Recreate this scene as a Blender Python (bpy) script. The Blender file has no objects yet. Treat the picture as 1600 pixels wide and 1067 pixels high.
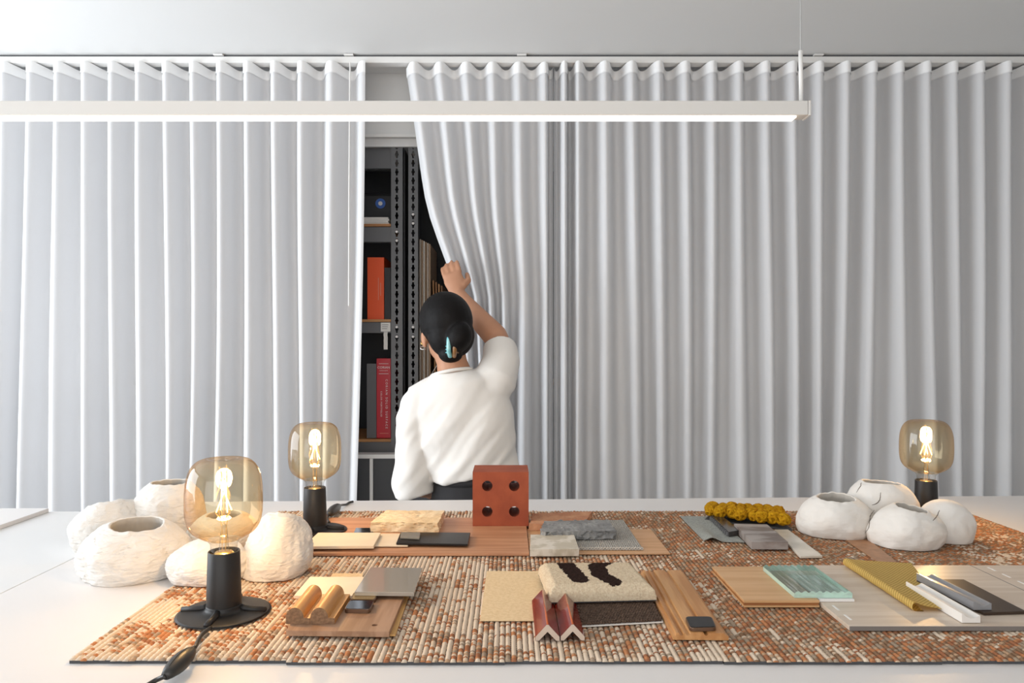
import bpy, bmesh, math, random
from mathutils import Vector, Matrix, noise
random.seed(7)
C = bpy.context.scene.collection
sc = bpy.context.scene

# ------------------------------------------------------------------ camera, world, light, exposure
F, CX, CY = 1120.0, 793.0, 545.0          # focal length and principal point in pixels of the 1600x1067 frame
CAMZ = 1.361
cam = bpy.data.cameras.new('camera')
cam.sensor_width = 36.0
cam.lens = F / 1600 * 36
cam.shift_x = (800 - CX) / 1600
cam.shift_y = (CY - 533.5) / 1600
cam.clip_start = 0.05
camo = bpy.data.objects.new('camera', cam); C.objects.link(camo)
camo.location = (0, 0, CAMZ); camo.rotation_euler = (math.pi / 2, 0, 0)
sc.camera = camo
sc.view_settings.view_transform = 'Standard'
sc.view_settings.look = 'None'
sc.view_settings.gamma = 1.0
sc.view_settings.use_curve_mapping = False
sc.view_settings.exposure = 0.12
w = bpy.data.worlds.new('world'); sc.world = w; w.use_nodes = True
w.node_tree.nodes['Background'].inputs[0].default_value = (0.85, 0.92, 1.0, 1)
w.node_tree.nodes['Background'].inputs[1].default_value = 0.6

def area(name, loc, rot, sx, sy, power, col):
    l = bpy.data.lights.new(name, 'AREA'); l.shape = 'RECTANGLE'; l.size = sx; l.size_y = sy
    l.energy = power; l.color = col
    o = bpy.data.objects.new(name, l); C.objects.link(o); o.location = loc; o.rotation_euler = rot
    return o
# daylight entering through the window in the left wall and the windows behind the camera
area('daylight_side', (-2.86, 1.15, 1.35), (0, -math.pi / 2, 0), 1.9, 2.3, 84, (0.88, 0.94, 1.0))
area('daylight_rear', (-0.6, -2.06, 1.45), (math.pi / 2, 0, 0), 3.6, 1.7, 48, (1.0, 0.96, 0.92))

# ------------------------------------------------------------------ materials
def nodes(name):
    m = bpy.data.materials.new(name); m.use_nodes = True
    nt = m.node_tree
    return m, nt, nt.nodes['Principled BSDF']
def N(nt, t, **k):
    n = nt.nodes.new(t)
    for a, b in k.items(): setattr(n, a, b)
    return n
def mat(name, col, rough=0.6, metal=0.0, var=None, bump=None, spec=0.5, coat=0.0, col2=None):
    """var = (scale or (sx,sy,sz), amount) mixes col with col2 by noise; bump = (scale, strength, distance)"""
    m, nt, b = nodes(name)
    b.inputs['Base Color'].default_value = (*col, 1)
    b.inputs['Roughness'].default_value = rough
    b.inputs['Metallic'].default_value = metal
    b.inputs['Specular IOR Level'].default_value = spec
    b.inputs['Coat Weight'].default_value = coat
    tc = N(nt, 'ShaderNodeTexCoord')
    def vec(s):
        if isinstance(s, tuple):
            mp = N(nt, 'ShaderNodeMapping'); mp.inputs['Scale'].default_value = s
            nt.links.new(tc.outputs['Object'], mp.inputs['Vector']); return mp.outputs[0], 1.0
        return tc.outputs['Object'], s
    if var:
        v, s = vec(var[0]); n = N(nt, 'ShaderNodeTexNoise'); n.inputs['Scale'].default_value = s
        n.inputs['Detail'].default_value = 6
        nt.links.new(v, n.inputs['Vector'])
        r = N(nt, 'ShaderNodeValToRGB')
        lo = 0.5 - 0.5 / max(var[1], .01) * .2; hi = 0.5 + 0.5 / max(var[1], .01) * .2
        r.color_ramp.elements[0].position = max(0, lo); r.color_ramp.elements[1].position = min(1, hi)
        r.color_ramp.elements[0].color = (*col, 1)
        c2 = col2 or tuple(c * .7 for c in col)
        r.color_ramp.elements[1].color = (*c2, 1)
        nt.links.new(n.outputs['Fac'], r.inputs['Fac']); nt.links.new(r.outputs[0], b.inputs['Base Color'])
    if bump:
        v, s = vec(bump[0]); n = N(nt, 'ShaderNodeTexNoise'); n.inputs['Scale'].default_value = s
        n.inputs['Detail'].default_value = 5
        nt.links.new(v, n.inputs['Vector'])
        bp = N(nt, 'ShaderNodeBump'); bp.inputs['Strength'].default_value = bump[1]; bp.inputs['Distance'].default_value = bump[2]
        nt.links.new(n.outputs['Fac'], bp.inputs['Height']); nt.links.new(bp.outputs[0], b.inputs['Normal'])
    return m
def wood(name, c1, c2, axis='Y', rough=0.5, fine=1.0):
    sc_ = {'Y': (90 * fine, 6 * fine, 60), 'X': (6 * fine, 90 * fine, 60)}[axis]
    return mat(name, c1, rough, var=(sc_, 1.0), col2=c2, bump=(tuple(x * 2.5 for x in sc_), .15, .001))
def emit(name, col, s):
    m = bpy.data.materials.new(name); m.use_nodes = True; nt = m.node_tree
    nt.nodes.clear(); e = N(nt, 'ShaderNodeEmission'); o = N(nt, 'ShaderNodeOutputMaterial')
    e.inputs[0].default_value = (*col, 1); e.inputs[1].default_value = s
    nt.links.new(e.outputs[0], o.inputs[0]); return m
def thin_glass(name, tint, edge_tint, gloss=.06, edge=.5, rough=0.02):
    m = bpy.data.materials.new(name); m.use_nodes = True; nt = m.node_tree; nt.nodes.clear()
    o = N(nt, 'ShaderNodeOutputMaterial')
    lw = N(nt, 'ShaderNodeLayerWeight'); lw.inputs['Blend'].default_value = .35
    cr = N(nt, 'ShaderNodeMixRGB'); cr.inputs[1].default_value = (*tint, 1); cr.inputs[2].default_value = (*edge_tint, 1)
    nt.links.new(lw.outputs['Facing'], cr.inputs[0])
    t = N(nt, 'ShaderNodeBsdfTransparent'); nt.links.new(cr.outputs[0], t.inputs[0])
    g = N(nt, 'ShaderNodeBsdfGlossy'); g.inputs['Roughness'].default_value = rough
    mr = N(nt, 'ShaderNodeMapRange'); mr.inputs['To Min'].default_value = gloss; mr.inputs['To Max'].default_value = edge
    pw = N(nt, 'ShaderNodeMath', operation='POWER'); pw.inputs[1].default_value = 2.5
    nt.links.new(lw.outputs['Facing'], pw.inputs[0]); nt.links.new(pw.outputs[0], mr.inputs['Value'])
    mx = N(nt, 'ShaderNodeMixShader'); nt.links.new(mr.outputs[0], mx.inputs[0])
    nt.links.new(t.outputs[0], mx.inputs[1]); nt.links.new(g.outputs[0], mx.inputs[2]); nt.links.new(mx.outputs[0], o.inputs[0])
    return m

M = {}
M['paint'] = mat('white wall paint', (.78, .78, .77), .8)
M['ceil'] = mat('ceiling paint', (.80, .80, .79), .85, bump=(60, .08, .001))
M['floor'] = mat('grey floor', (.45, .43, .41), .5, var=(4, .6))
M['table'] = mat('white laminate', (.76, .735, .72), .38)
M['table2'] = mat('white textured laminate', (.74, .735, .73), .45, bump=((40, 90, 40), .15, .001))
M['whitemetal'] = mat('white powder coat', (.80, .79, .77), .45)
M['black'] = mat('black powder coat', (.016, .015, .015), .45, spec=.35, bump=(900, .15, .0003))
M['cord'] = mat('black rubber', (.02, .018, .016), .4)
M['dark'] = mat('dark grey steel', (.12, .122, .127), .5)
M['darkpanel'] = mat('dark panel', (.055, .057, .062), .6)
M['blackcard'] = mat('black card', (.012, .012, .014), .55)
M['shelfwood'] = wood('shelf wood', (.50, .24, .08), (.35, .15, .045), 'X')
M['orange'] = mat('orange card', (.78, .085, .01), .5)
M['red'] = mat('red card', (.50, .006, .02), .42)
M['faint'] = mat('faint pink print', (.72, .30, .20), .6)
M['print'] = mat('white print', (.8, .78, .76), .6)
M['blue'] = mat('blue print', (.03, .12, .45), .4)
M['paper'] = mat('paper', (.75, .73, .69), .8)
M['tape'] = mat('masking paper', (.72, .70, .66), .7, bump=(120, .6, .002))
M['brownboard'] = mat('brown board edge', (.26, .14, .07), .7)
M['glass_window'] = thin_glass('window glass', (.95, .97, .97), (.8, .85, .85))
M['amber'] = thin_glass('amber glass', (.99, .915, .75), (.87, .60, .33), .06, .65)
M['clear'] = thin_glass('clear glass', (.96, .95, .93), (.7, .7, .68), .04, .5)
M['filament'] = emit('filament glow', (1.0, .50, .11), 24)
M['led'] = emit('led diffuser', (1.0, .87, .72), 4.0)
M['brass'] = mat('brass', (.75, .5, .18), .3, 1.0)
M['steel'] = mat('brushed steel', (.6, .6, .6), .3, 1.0)

# curtain cloth: diffuse with some light passing through
def cloth():
    m, nt, b = nodes('sheer white curtain')
    b.inputs['Base Color'].default_value = (.84, .84, .85, 1); b.inputs['Roughness'].default_value = .85
    b.inputs['Specular IOR Level'].default_value = .1
    tr = N(nt, 'ShaderNodeBsdfTranslucent'); tr.inputs[0].default_value = (.80, .81, .84, 1)
    mx = N(nt, 'ShaderNodeMixShader'); mx.inputs[0].default_value = .22
    out = nt.nodes['Material Output']
    nt.links.new(b.outputs[0], mx.inputs[1]); nt.links.new(tr.outputs[0], mx.inputs[2]); nt.links.new(mx.outputs[0], out.inputs[0])
    return m
M['curtain'] = cloth()
M['tapeband'] = mat('curtain heading tape', (.90, .90, .90), .8, spec=.1)

# ------------------------------------------------------------------ geometry helpers
def P(px, py, z):
    """pixel -> point on the horizontal plane at height z"""
    d = F * (CAMZ - z) / (py - CY)
    return Vector(((px - CX) * d / F, d, z))
def Q(px, py, Y):
    """pixel -> point on the vertical plane at distance Y"""
    return Vector(((px - CX) * Y / F, Y, CAMZ - (py - CY) * Y / F))
def tag(o, label=None, cat=None, group=None, kind=None):
    if label: o['label'] = label
    if cat: o['category'] = cat
    if group: o['group'] = group
    if kind: o['kind'] = kind
    return o
def obj(name, bm, m, parent=None, loc=(0, 0, 0), smooth=False, rz=0):
    if isinstance(bm, bmesh.types.BMesh):
        bmesh.ops.recalc_face_normals(bm, faces=bm.faces)
        me = bpy.data.meshes.new(name); bm.to_mesh(me); bm.free()
    else: me = bm
    if m and not me.materials:
        for q in (m if isinstance(m, (list, tuple)) else [m]): me.materials.append(q)
    if smooth:
        for p in me.polygons: p.use_smooth = True
    o = bpy.data.objects.new(name, me); C.objects.link(o); o.location = loc; o.rotation_euler = (0, 0, rz)
    if parent: o.parent = parent
    return o
def empty(name, loc, rz=0):
    o = bpy.data.objects.new(name, None); C.objects.link(o); o.location = loc; o.rotation_euler = (0, 0, rz)
    o.empty_display_size = .05
    return o
def box(bm, x0, x1, y0, y1, z0, z1, bev=0):
    r = bmesh.ops.create_cube(bm, size=1)
    vs = r['verts']
    for v in vs:
        v.co = Vector(((x0 + x1) / 2 + v.co.x * (x1 - x0), (y0 + y1) / 2 + v.co.y * (y1 - y0), (z0 + z1) / 2 + v.co.z * (z1 - z0)))
    if bev:
        es = list({e for v in vs for e in v.link_edges})
        bmesh.ops.bevel(bm, geom=es, offset=bev, segments=2, affect='EDGES', profile=.5)
def B(x0, x1, y0, y1, z0, z1, bev=0):
    bm = bmesh.new(); box(bm, x0, x1, y0, y1, z0, z1, bev); return bm
def prism(pts, z0, z1, bev=0.0, bm=None):
    bm = bm or bmesh.new()
    lo = [bm.verts.new((p[0], p[1], z0)) for p in pts]; hi = [bm.verts.new((p[0], p[1], z1)) for p in pts]
    n = len(pts); fs = [bm.faces.new(lo[::-1]), bm.faces.new(hi)]
    for i in range(n): fs.append(bm.faces.new((lo[i], lo[(i + 1) % n], hi[(i + 1) % n], hi[i])))
    if bev:
        es = list({e for f in fs for e in f.edges})
        bmesh.ops.bevel(bm, geom=es, offset=bev, segments=2, affect='EDGES', profile=.5)
    return bm
def extrude_profile(prof, y0, y1, bm=None, caps=True):
    """prof: list of (x,z), extruded along y"""
    bm = bm or bmesh.new()
    a = [bm.verts.new((x, y0, z)) for x, z in prof]; b = [bm.verts.new((x, y1, z)) for x, z in prof]
    n = len(prof)
    for i in range(n): bm.faces.new((a[i], a[(i + 1) % n], b[(i + 1) % n], b[i]))
    if caps: bm.faces.new(a[::-1]); bm.faces.new(b)
    return bm
def lathe(prof, seg=40, bm=None):
    bm = bm or bmesh.new(); rings = []
    for r, z in prof:
        if r < 1e-5: rings.append([bm.verts.new((0, 0, z))])
        else: rings.append([bm.verts.new((r * math.cos(2 * math.pi * i / seg), r * math.sin(2 * math.pi * i / seg), z)) for i in range(seg)])
    for a, b in zip(rings, rings[1:]):
        for i in range(seg):
            j = (i + 1) % seg
            if len(a) == 1 and len(b) > 1: bm.faces.new((a[0], b[i], b[j]))
            elif len(b) == 1 and len(a) > 1: bm.faces.new((a[i], a[j], b[0]))
            elif len(a) > 1: bm.faces.new((a[i], a[j], b[j], b[i]))
    return bm
def smooth_path(pts, sub=6):
    pts = [Vector(p) for p in pts]; out = []
    ext = [pts[0] * 2 - pts[1]] + pts + [pts[-1] * 2 - pts[-2]]
    for i in range(1, len(ext) - 2):
        p0, p1, p2, p3 = ext[i - 1:i + 3]
        for k in range(sub):
            t = k / sub
            out.append(.5 * ((2 * p1) + (p2 - p0) * t + (2 * p0 - 5 * p1 + 4 * p2 - p3) * t * t + (3 * p1 - p0 - 3 * p2 + p3) * t ** 3))
    out.append(pts[-1]); return out
def tube(pts, rad, seg=10, bm=None, ry=None, up=None):
    """closed tube; rad a number or one per point; ry = second radius"""
    bm = bm or bmesh.new(); n = len(pts); pts = [Vector(p) for p in pts]
    rad = rad if isinstance(rad, (list, tuple)) else [rad] * n
    ry = ry or rad
    ref = Vector(up) if up else None; rings = []
    for i, p in enumerate(pts):
        t = (pts[min(i + 1, n - 1)] - pts[max(i - 1, 0)]).normalized()
        if ref is None: ref = Vector((0, 0, 1)) if abs(t.z) < .9 else Vector((1, 0, 0))
        u = (ref - t * ref.dot(t)).normalized(); v = t.cross(u)
        if not up: ref = u
        rings.append([bm.verts.new(p + u * rad[i] * math.cos(2 * math.pi * k / seg) + v * ry[i] * math.sin(2 * math.pi * k / seg)) for k in range(seg)])
    for a, b in zip(rings, rings[1:]):
        for k in range(seg): bm.faces.new((a[k], a[(k + 1) % seg], b[(k + 1) % seg], b[k]))
    bm.faces.new(rings[0][::-1]); bm.faces.new(rings[-1]); return bm
def ball(bm, c, rx, ry, rz, seg=20, rot=None):
    r = bmesh.ops.create_uvsphere(bm, u_segments=seg, v_segments=seg // 2 + 2, radius=1)
    mt = Matrix.Translation(Vector(c)) @ (rot.to_4x4() if rot else Matrix()) @ Matrix.Diagonal((rx, ry, rz, 1))
    for v in r['verts']: v.co = mt @ v.co
def shift(bm, loc):
    for v in bm.verts: v.co -= Vector(loc)
    return bm
def remeshed(name, bm, voxel, smooth_it=4):
    """fuse overlapping volumes into one continuous surface"""
    me = bpy.data.meshes.new(name); bmesh.ops.recalc_face_normals(bm, faces=bm.faces); bm.to_mesh(me); bm.free()
    o = bpy.data.objects.new(name, me); C.objects.link(o)
    r = o.modifiers.new('r', 'REMESH'); r.mode = 'VOXEL'; r.voxel_size = voxel
    s = o.modifiers.new('s', 'SMOOTH'); s.factor = .5; s.iterations = smooth_it
    dg = bpy.context.evaluated_depsgraph_get()
    out = bpy.data.meshes.new_from_object(o.evaluated_get(dg)); bpy.data.objects.remove(o)
    out.name = name
    return out
def text_bm(s, size, spacing=1.0):
    cu = bpy.data.curves.new('t', 'FONT'); cu.body = s; cu.size = size; cu.extrude = .0002; cu.space_character = spacing
    cu.align_x = 'CENTER'; cu.align_y = 'CENTER'
    o = bpy.data.objects.new('t', cu); C.objects.link(o)
    dg = bpy.context.evaluated_depsgraph_get()
    me = bpy.data.meshes.new_from_object(o.evaluated_get(dg)); bpy.data.objects.remove(o)
    return me
def single(name, bm, m, label, cat, loc=None, group=None, smooth=False, parent=None):
    """one-mesh thing, its origin moved to the middle of its base"""
    lo = [min(v.co[i] for v in bm.verts) for i in range(3)]; hi = [max(v.co[i] for v in bm.verts) for i in range(3)]
    o0 = Vector(((lo[0] + hi[0]) / 2, (lo[1] + hi[1]) / 2, lo[2])); shift(bm, o0)
    return tag(obj(name, bm, m, parent, o0, smooth), label, cat, group)
def autosmooth(o, ang=40):
    me = o.data
    for p in me.polygons: p.use_smooth = True
    me.set_sharp_from_angle(angle=math.radians(ang))
    return o

# ------------------------------------------------------------------ the room
def struct(name, bm, m, label=None, cat=None):
    return tag(obj(name, bm, m), label, cat, kind='structure')
CEIL = 2.486
XL, XR, YF, YB = -3.0, 3.6, -2.2, 3.55
struct('floor', B(XL, XR, YF, YB, -.05, 0), M['floor'], 'grey floor of the room under the white table', 'floor')
struct('ceiling', B(XL, XR, YF, YB, CEIL, CEIL + .05), M['ceil'], 'plain white ceiling above the curtain track', 'ceiling')
struct('wall_back', B(XL, XR, YB, YB + .05, 0, CEIL), M['paint'], 'white back wall behind the curtains and shelving', 'wall')
struct('wall_right', B(XR, XR + .05, YF, YB, 0, CEIL), M['paint'], 'white side wall on the right, out of frame', 'wall')
# left wall with a window opening
bm = bmesh.new()
box(bm, XL - .05, XL, YF, -.05, 0, CEIL); box(bm, XL - .05, XL, 2.35, YB, 0, CEIL)
box(bm, XL - .05, XL, -.05, 2.35, 0, .36); box(bm, XL - .05, XL, -.05, 2.35, 2.34, CEIL)
struct('wall_left', bm, M['paint'], 'white side wall with the daylight window, out of frame', 'wall')
bm = bmesh.new()
box(bm, XL - .05, XL, -.05, 2.35, .36, .42); box(bm, XL - .05, XL, -.05, 2.35, 2.28, 2.34)
for y in (-.05, .73, 1.53, 2.29): box(bm, XL - .05, XL, y, y + .06, .42, 2.28)
wn = struct('window_1', bm, M['whitemetal'], 'tall white framed side window letting in daylight', 'window')
bm = bmesh.new(); box(bm, XL - .03, XL - .025, 0, 2.3, .4, 2.3); obj('pane', bm, M['glass_window'], wn)
# wall behind the camera with a window band
bm = bmesh.new()
box(bm, XL, -2.5, YF - .05, YF, 0, CEIL); box(bm, 1.3, XR, YF - .05, YF, 0, CEIL)
box(bm, -2.5, 1.3, YF - .05, YF, 0, .55); box(bm, -2.5, 1.3, YF - .05, YF, 2.32, CEIL)
struct('wall_front', bm, M['paint'], 'white wall with windows behind the camera', 'wall')
bm = bmesh.new()
for x in (-2.5, -1.26, -.02, 1.24): box(bm, x, x + .06, YF - .05, YF, .55, 2.32)
wn = struct('window_2', bm, M['whitemetal'], 'row of white framed windows behind the camera', 'window')
obj('pane', B(-2.5, 1.3, YF - .03, YF - .025, .55, 2.32), M['glass_window'], wn)
# bulkhead above the shelving
zb = Q(0, 214, 2.93).z
bm = B(XL, XR, 2.93, YB, zb, CEIL)
tr = struct('trim_1', bm, M['paint'], 'pale grey bulkhead above the shelving behind the curtains', 'bulkhead')
obj('edge_strip', B(XL, XR, 2.915, 2.93, zb - .004, zb + .008), M['whitemetal'], tr)
obj('edge_fascia', B(XL, XR, 2.955, 2.97, Q(0, 229, 2.955).z, zb), M['paint'], tr)

# ------------------------------------------------------------------ curtain track and curtains
YT = 2.755
trk = empty('curtain_track', (0, YT, 2.452))
tag(trk, 'white ceiling-mounted curtain track running the full width', 'curtain track')
obj('rail', B(-2.99, 3.59, -.022, .022, 0, .024, .002), M['whitemetal'], trk)
obj('fixing_strip', B(-2.99, 3.59, -.012, .012, .0245, .034), M['dark'], trk)
for px in (345, 547, 815, 1275):
    x = (px - CX) * YT / F
    obj('bracket', B(x - .018, x + .018, -.03, -.0125, .0265, .032, .001), M['whitemetal'], trk)

def fold_xy(t, p, A, c=.018):
    return p * (t + c * math.sin(4 * math.pi * t)), -A * math.cos(2 * math.pi * t)
def curtain(name, t0, t1, p, x0, label, edge=None, seed=0, tight=None, A=.044, ztop=2.447, zbot=.02, fade=None):
    """t counts folds; x0 = x at t 0 (a crest); edge(z) -> x shift law for the pulled curtain"""
    seg = 22; nt = int((t1 - t0) * seg); rows = [0, .005, .016, .03, .05] + [.05 + .95 * i / 30 for i in range(1, 31)]
    def pt(i, v):
        t = t0 + (t1 - t0) * i / nt
        k = math.floor(t + .5)
        d = v ** 1.2
        amp = A * (1 + .55 * d * noise.noise((t * .45 + seed, 3.1, v * .8)))
        fx, fy = fold_xy(t, p, amp)
        drift = d * .085 * noise.noise((t * .38 + seed * 2.3, 7.7, v * .7 + 1)) + d * .018 * noise.noise((t * .9 + seed, 1.7, v * 1.5))
        if fade: drift *= fade(t)
        if tight: fx = tight(t, fx)
        x = x0 + fx + drift
        y = YT - .001 + fy + d * .03 * noise.noise((t * .7 + seed, 9.2, v))
        z = ztop - (ztop - zbot) * v
        if v == 0: z += .004 * math.cos(2 * math.pi * t)
        if edge: x, y = edge(t, z, x, y)
        return Vector((x, y, z))
    def build(rws, off):
        bm = bmesh.new(); grid = []
        for v in rws:
            row = []
            pts = [pt(i, v) for i in range(nt + 1)]
            for i in range(nt + 1):
                q = pts[i].copy()
                if off:
                    a = pts[max(i - 1, 0)]; b = pts[min(i + 1, nt)]; n = Vector((b.y - a.y, -(b.x - a.x), 0)).normalized()
                    q += n * off
                row.append(bm.verts.new(q))
            grid.append(row)
        for r0, r1 in zip(grid, grid[1:]):
            for i in range(nt): bm.faces.new((r0[i], r0[i + 1], r1[i + 1], r1[i]))
        return bm
    root = empty(name, (x0, YT, zbot)); tag(root, label, 'curtain', 'white floor-length curtains on one track')
    obj('curtain_panel', shift(build(rows, 0), root.location), M['curtain'], root, smooth=True)
    obj('heading_tape', shift(build([0, .005, .012, .0165], .0018), root.location), M['tapeband'], root, smooth=True)
    return root
def X(px, Y=2.70): return (px - CX) * Y / F
pL = 42.75 * 2.70 / F
# left curtain: crests every 42.75 px, the last fold flares out beside the opening
def left_tight(t, fx):
    return fx + (.0 if t < 9.5 else .02 * (t - 9.5))
lc = curtain('curtain', -21, 11.05, pL, X(84), 'white curtain left of the opening, with the thin pull wand', seed=3, tight=left_tight)
# pulled curtain
EDGE = [(104, 609), (189, 622), (297, 637), (342, 648), (399, 668), (455, 688), (520, 694), (600, 696), (780, 700), (1500, 700)]
def edge_px(py):
    for (y0, a), (y1, b) in zip(EDGE, EDGE[1:]):
        if py <= y1:
            f = max(0, (py - y0) / (y1 - y0)); f = f
            return a + (b - a) * f
    return EDGE[-1][1]
NP = 5.6
def pulled(t, z, x, y):
    u = max(0, min(1, (t - -.35) / NP))
    py = CY + (CAMZ - z) * F / 2.70
    s = (X(edge_px(py)) - X(609))
    y -= .03 * (1 - u) ** 2 * max(0, 1 - abs(py - 420) / 260)
    return x + s * (1 - u) ** 1.15, y
pM = 41.5 * 2.70 / F
def mid_tight(t, fx): return fx if t < 5.0 else fx - (t - 5.0) * .055
curtain('curtain', -.35, 5.7, pM, X(645), 'white middle curtain pulled aside by the raised hand', edge=pulled, seed=11, tight=mid_tight, A=.034, fade=lambda t: max(0, min(1, (5.2 - t) / 1.5)))
pR = 42.3 * 2.70 / F
def right_tight(t, fx): return fx if t > 1 else fx + (1 - t) * .05
curtain('curtain', -.75, 36, pR, X(862), 'grey-shaded white curtain right of the person, widest and still closed', seed=29, tight=right_tight, fade=lambda t: max(0, min(1, (t - .4) / 2)))
wand = tube([Q(547, 97, 2.672), Q(545.5, 300, 2.672), Q(545, 478, 2.672)], .0028, 8)
obj('pull_wand', shift(wand, lc.location), M['whitemetal'], lc)

# ------------------------------------------------------------------ shelving behind the opening
YS = 2.97
def qx(px, Y=YS): return (px - CX) * Y / F
def qz(py, Y=YS): return CAMZ - (py - CY) * Y / F
rack = empty('shelving_rack', (qx(610), YS + .2, 0)); tag(rack, 'dark grey slotted metal shelving rack behind the parted curtain', 'shelving')
def rp(name, bm, m, **k): return obj(name, shift(bm, rack.location), m, rack, **k)
def upright(pxa, pxb, bolts):
    x0, x1 = qx(pxa), qx(pxb); cx = (x0 + x1) / 2; pit = .0362; n = 61
    bm = bmesh.new(); hw = .0072
    hole = [(-hw * .5, -.0145), (hw * .5, -.0145), (hw * .6, -.005), (hw * 1.15, 0), (hw * .6, .006), (hw * .5, .0145), (-hw * .5, .0145), (-hw * .6, .006), (-hw * 1.15, 0), (-hw * .6, -.005)]
    for k in range(n):
        zc = .03 + k * pit; a, b = zc - pit / 2, zc + pit / 2
        H = [bm.verts.new((cx + x, YS, zc + z)) for x, z in hole]; H2 = [bm.verts.new((cx + x, YS + .003, zc + z)) for x, z in hole]
        lo = [bm.verts.new(q) for q in ((x0, YS, a), (x1, YS, a), (x1, YS, zc), (x1, YS, b), (x0, YS, b), (x0, YS, zc))]
        L = lo
        for f in ((L[0], L[1], H[1], H[0]), (L[1], L[2], H[3], H[2], H[1]), (L[2], L[3], H[5], H[4], H[3]), (L[3], L[4], H[6], H[5]), (L[4], L[5], H[8], H[7], H[6]), (L[5], L[0], H[0], H[9], H[8])):
            bm.faces.new(f)
        for i in range(10): bm.faces.new((H[i], H[(i + 1) % 10], H2[(i + 1) % 10], H2[i]))
    bmesh.ops.remove_doubles(bm, verts=bm.verts, dist=1e-5)
    top = .03 + n * pit - pit / 2
    box(bm, x0, x0 + .002, YS + .0005, YS + .04, .012, top); box(bm, x1 - .002, x1, YS + .0005, YS + .04, .012, top)
    me = bpy.data.meshes.new('upright'); shift(bm, rack.location).to_mesh(me); bm.free()
    u = obj('upright', me, M['dark'], rack)
    for py in bolts:
        b = bmesh.new(); bmesh.ops.create_cone(b, segments=12, radius1=.0058, radius2=.0045, depth=.004, cap_ends=True)
        for v in b.verts: v.co = Matrix.Rotation(math.pi / 2, 3, 'X') @ v.co + Vector((cx, YS - .0022, qz(py)))
        obj('bolt', shift(b, rack.location), M['print'], u)
upright(611, 629, (362, 376, 511, 526)); upright(638, 653, (335, 349, 511, 526))
rp('side_panel', B(qx(629) + .0, qx(629) + .004, YS + .045, YS + .42, .02, 2.2), M['darkpanel'])
rp('side_panel', B(qx(638) - .004, qx(638), YS + .045, YS + .42, .02, 2.2), M['darkpanel'])
XA, XB = qx(611) - .9, qx(611)
rp('back_panel', B(XA, qx(900), YS + .42, YS + .424, .02, 2.2), M['blackcard'])
for pt_, pb_ in ((350, 378), (499, 520), (686, 708)):
    yo = YS + .012
    w_ = rp('shelf_board', B(XA, XB - .002, yo - .006, YS + .41, qz(pt_ + 4, yo), qz(pt_, yo)), M['shelfwood'])
    rp('beam', B(XA, XB - .002, yo, yo + .03, qz(pb_, yo), qz(pt_ + 4.5, yo)), M['dark'])
rp('beam', B(XA, XB - .002, YS + .012, YS + .04, qz(262), qz(231)), M['dark'])
rp('shelf_board', B(qx(653) + .002, qx(900), YS + .006, YS + .41, qz(602), qz(598)), M['shelfwood'])
rp('beam', B(qx(653) + .002, qx(900), YS + .012, YS + .04, qz(625), qz(602.5)), M['dark'])
# things on the shelves
z1 = qz(350, YS + .012) + .001
bx = empty('storage_box', (qx(591), YS + .12, z1)); tag(bx, 'black box with round blue emblem on the top shelf', 'box')
obj('box_body', B(-.09, qx(608) - qx(591), .0, .2, .03, .15, .012), M['blackcard'], bx)
b = bmesh.new(); bmesh.ops.create_cone(b, segments=28, radius1=.0215, radius2=.0215, depth=.002, cap_ends=True)
for v in b.verts: v.co = Matrix.Rotation(math.pi / 2, 3, 'X') @ v.co + Vector((qx(586.5) - qx(591), -.0012, qz(318, YS + .12) - z1))
obj('emblem', b, M['blue'], bx)
b = bmesh.new(); bmesh.ops.create_cone(b, segments=28, radius1=.009, radius2=.009, depth=.001, cap_ends=True)
for v in b.verts: v.co = Matrix.Rotation(math.pi / 2, 3, 'X') @ v.co + Vector((qx(586.5) - qx(591), -.0028, qz(318, YS + .12) - z1))
obj('emblem_center', b, M['paper'], bx)
obj('box_foot', B(-.08, .0, .03, .18, 0, .0295), M['blackcard'], bx)
pk = empty('paper_stack', (qx(594), YS + .06, z1)); tag(pk, 'white stack of cards lying on the top shelf', 'paper')
for i in range(4):
    obj('card_pack', B(-.09 + .002 * i, .033 - .004 * (i % 2), -.035, .05, .0002 + i * .0075, .0072 + i * .0075, .0008), M['paper'], pk)
z2 = qz(499, YS + .012) + .001
def binder(name, pxa, pxb, pyt, z, m, label, y=YS + .03, depth=.24):
    x0, x1 = qx(pxa, y), qx(pxb, y)
    r = empty(name, ((x0 + x1) / 2, y + depth / 2, z)); h = qz(pyt, y) - z; hw = (x1 - x0) / 2
    tag(r, label, 'binder')
    obj('spine', B(-hw, hw, -depth / 2, -depth / 2 + .003, 0, h, .0008), m, r)
    obj('cover', B(-hw, -hw + .003, -depth / 2 + .0032, depth / 2, 0, h), m, r)
    obj('cover', B(hw - .003, hw, -depth / 2 + .0032, depth / 2, 0, h), m, r)
    obj('pages', B(-hw + .0032, hw - .0032, -depth / 2 + .0035, depth / 2 - .006, .003, h - .006), M['paper'], r)
    return r, hw, h, -depth / 2
def letter(r, s, size, x, z, y, rot, spacing=1.0, m='print'):
    me = text_bm(s, size, spacing)
    o = obj('lettering', me, M[m], r, (x, y - .0005, z)); o.rotation_euler = (math.pi / 2, rot, 0)
    return o
r, hw, h, fy = binder('ring_binder', 574, 600, 402, z2, M['orange'], 'bright orange binder on the middle shelf')
for lx, l0, l1 in ((.0105, .31, .67), (.0195, .38, .59)): obj('printed_line', B(lx, lx + .0022, fy - .0008, fy - .0002, h * l0, h * l1), M['faint'], r)
binder('ring_binder', 600.6, 610.3, 418, z2, M['blackcard'], 'black binder beside the orange one on the middle shelf')
z3 = qz(686, YS + .006) + .001
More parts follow.
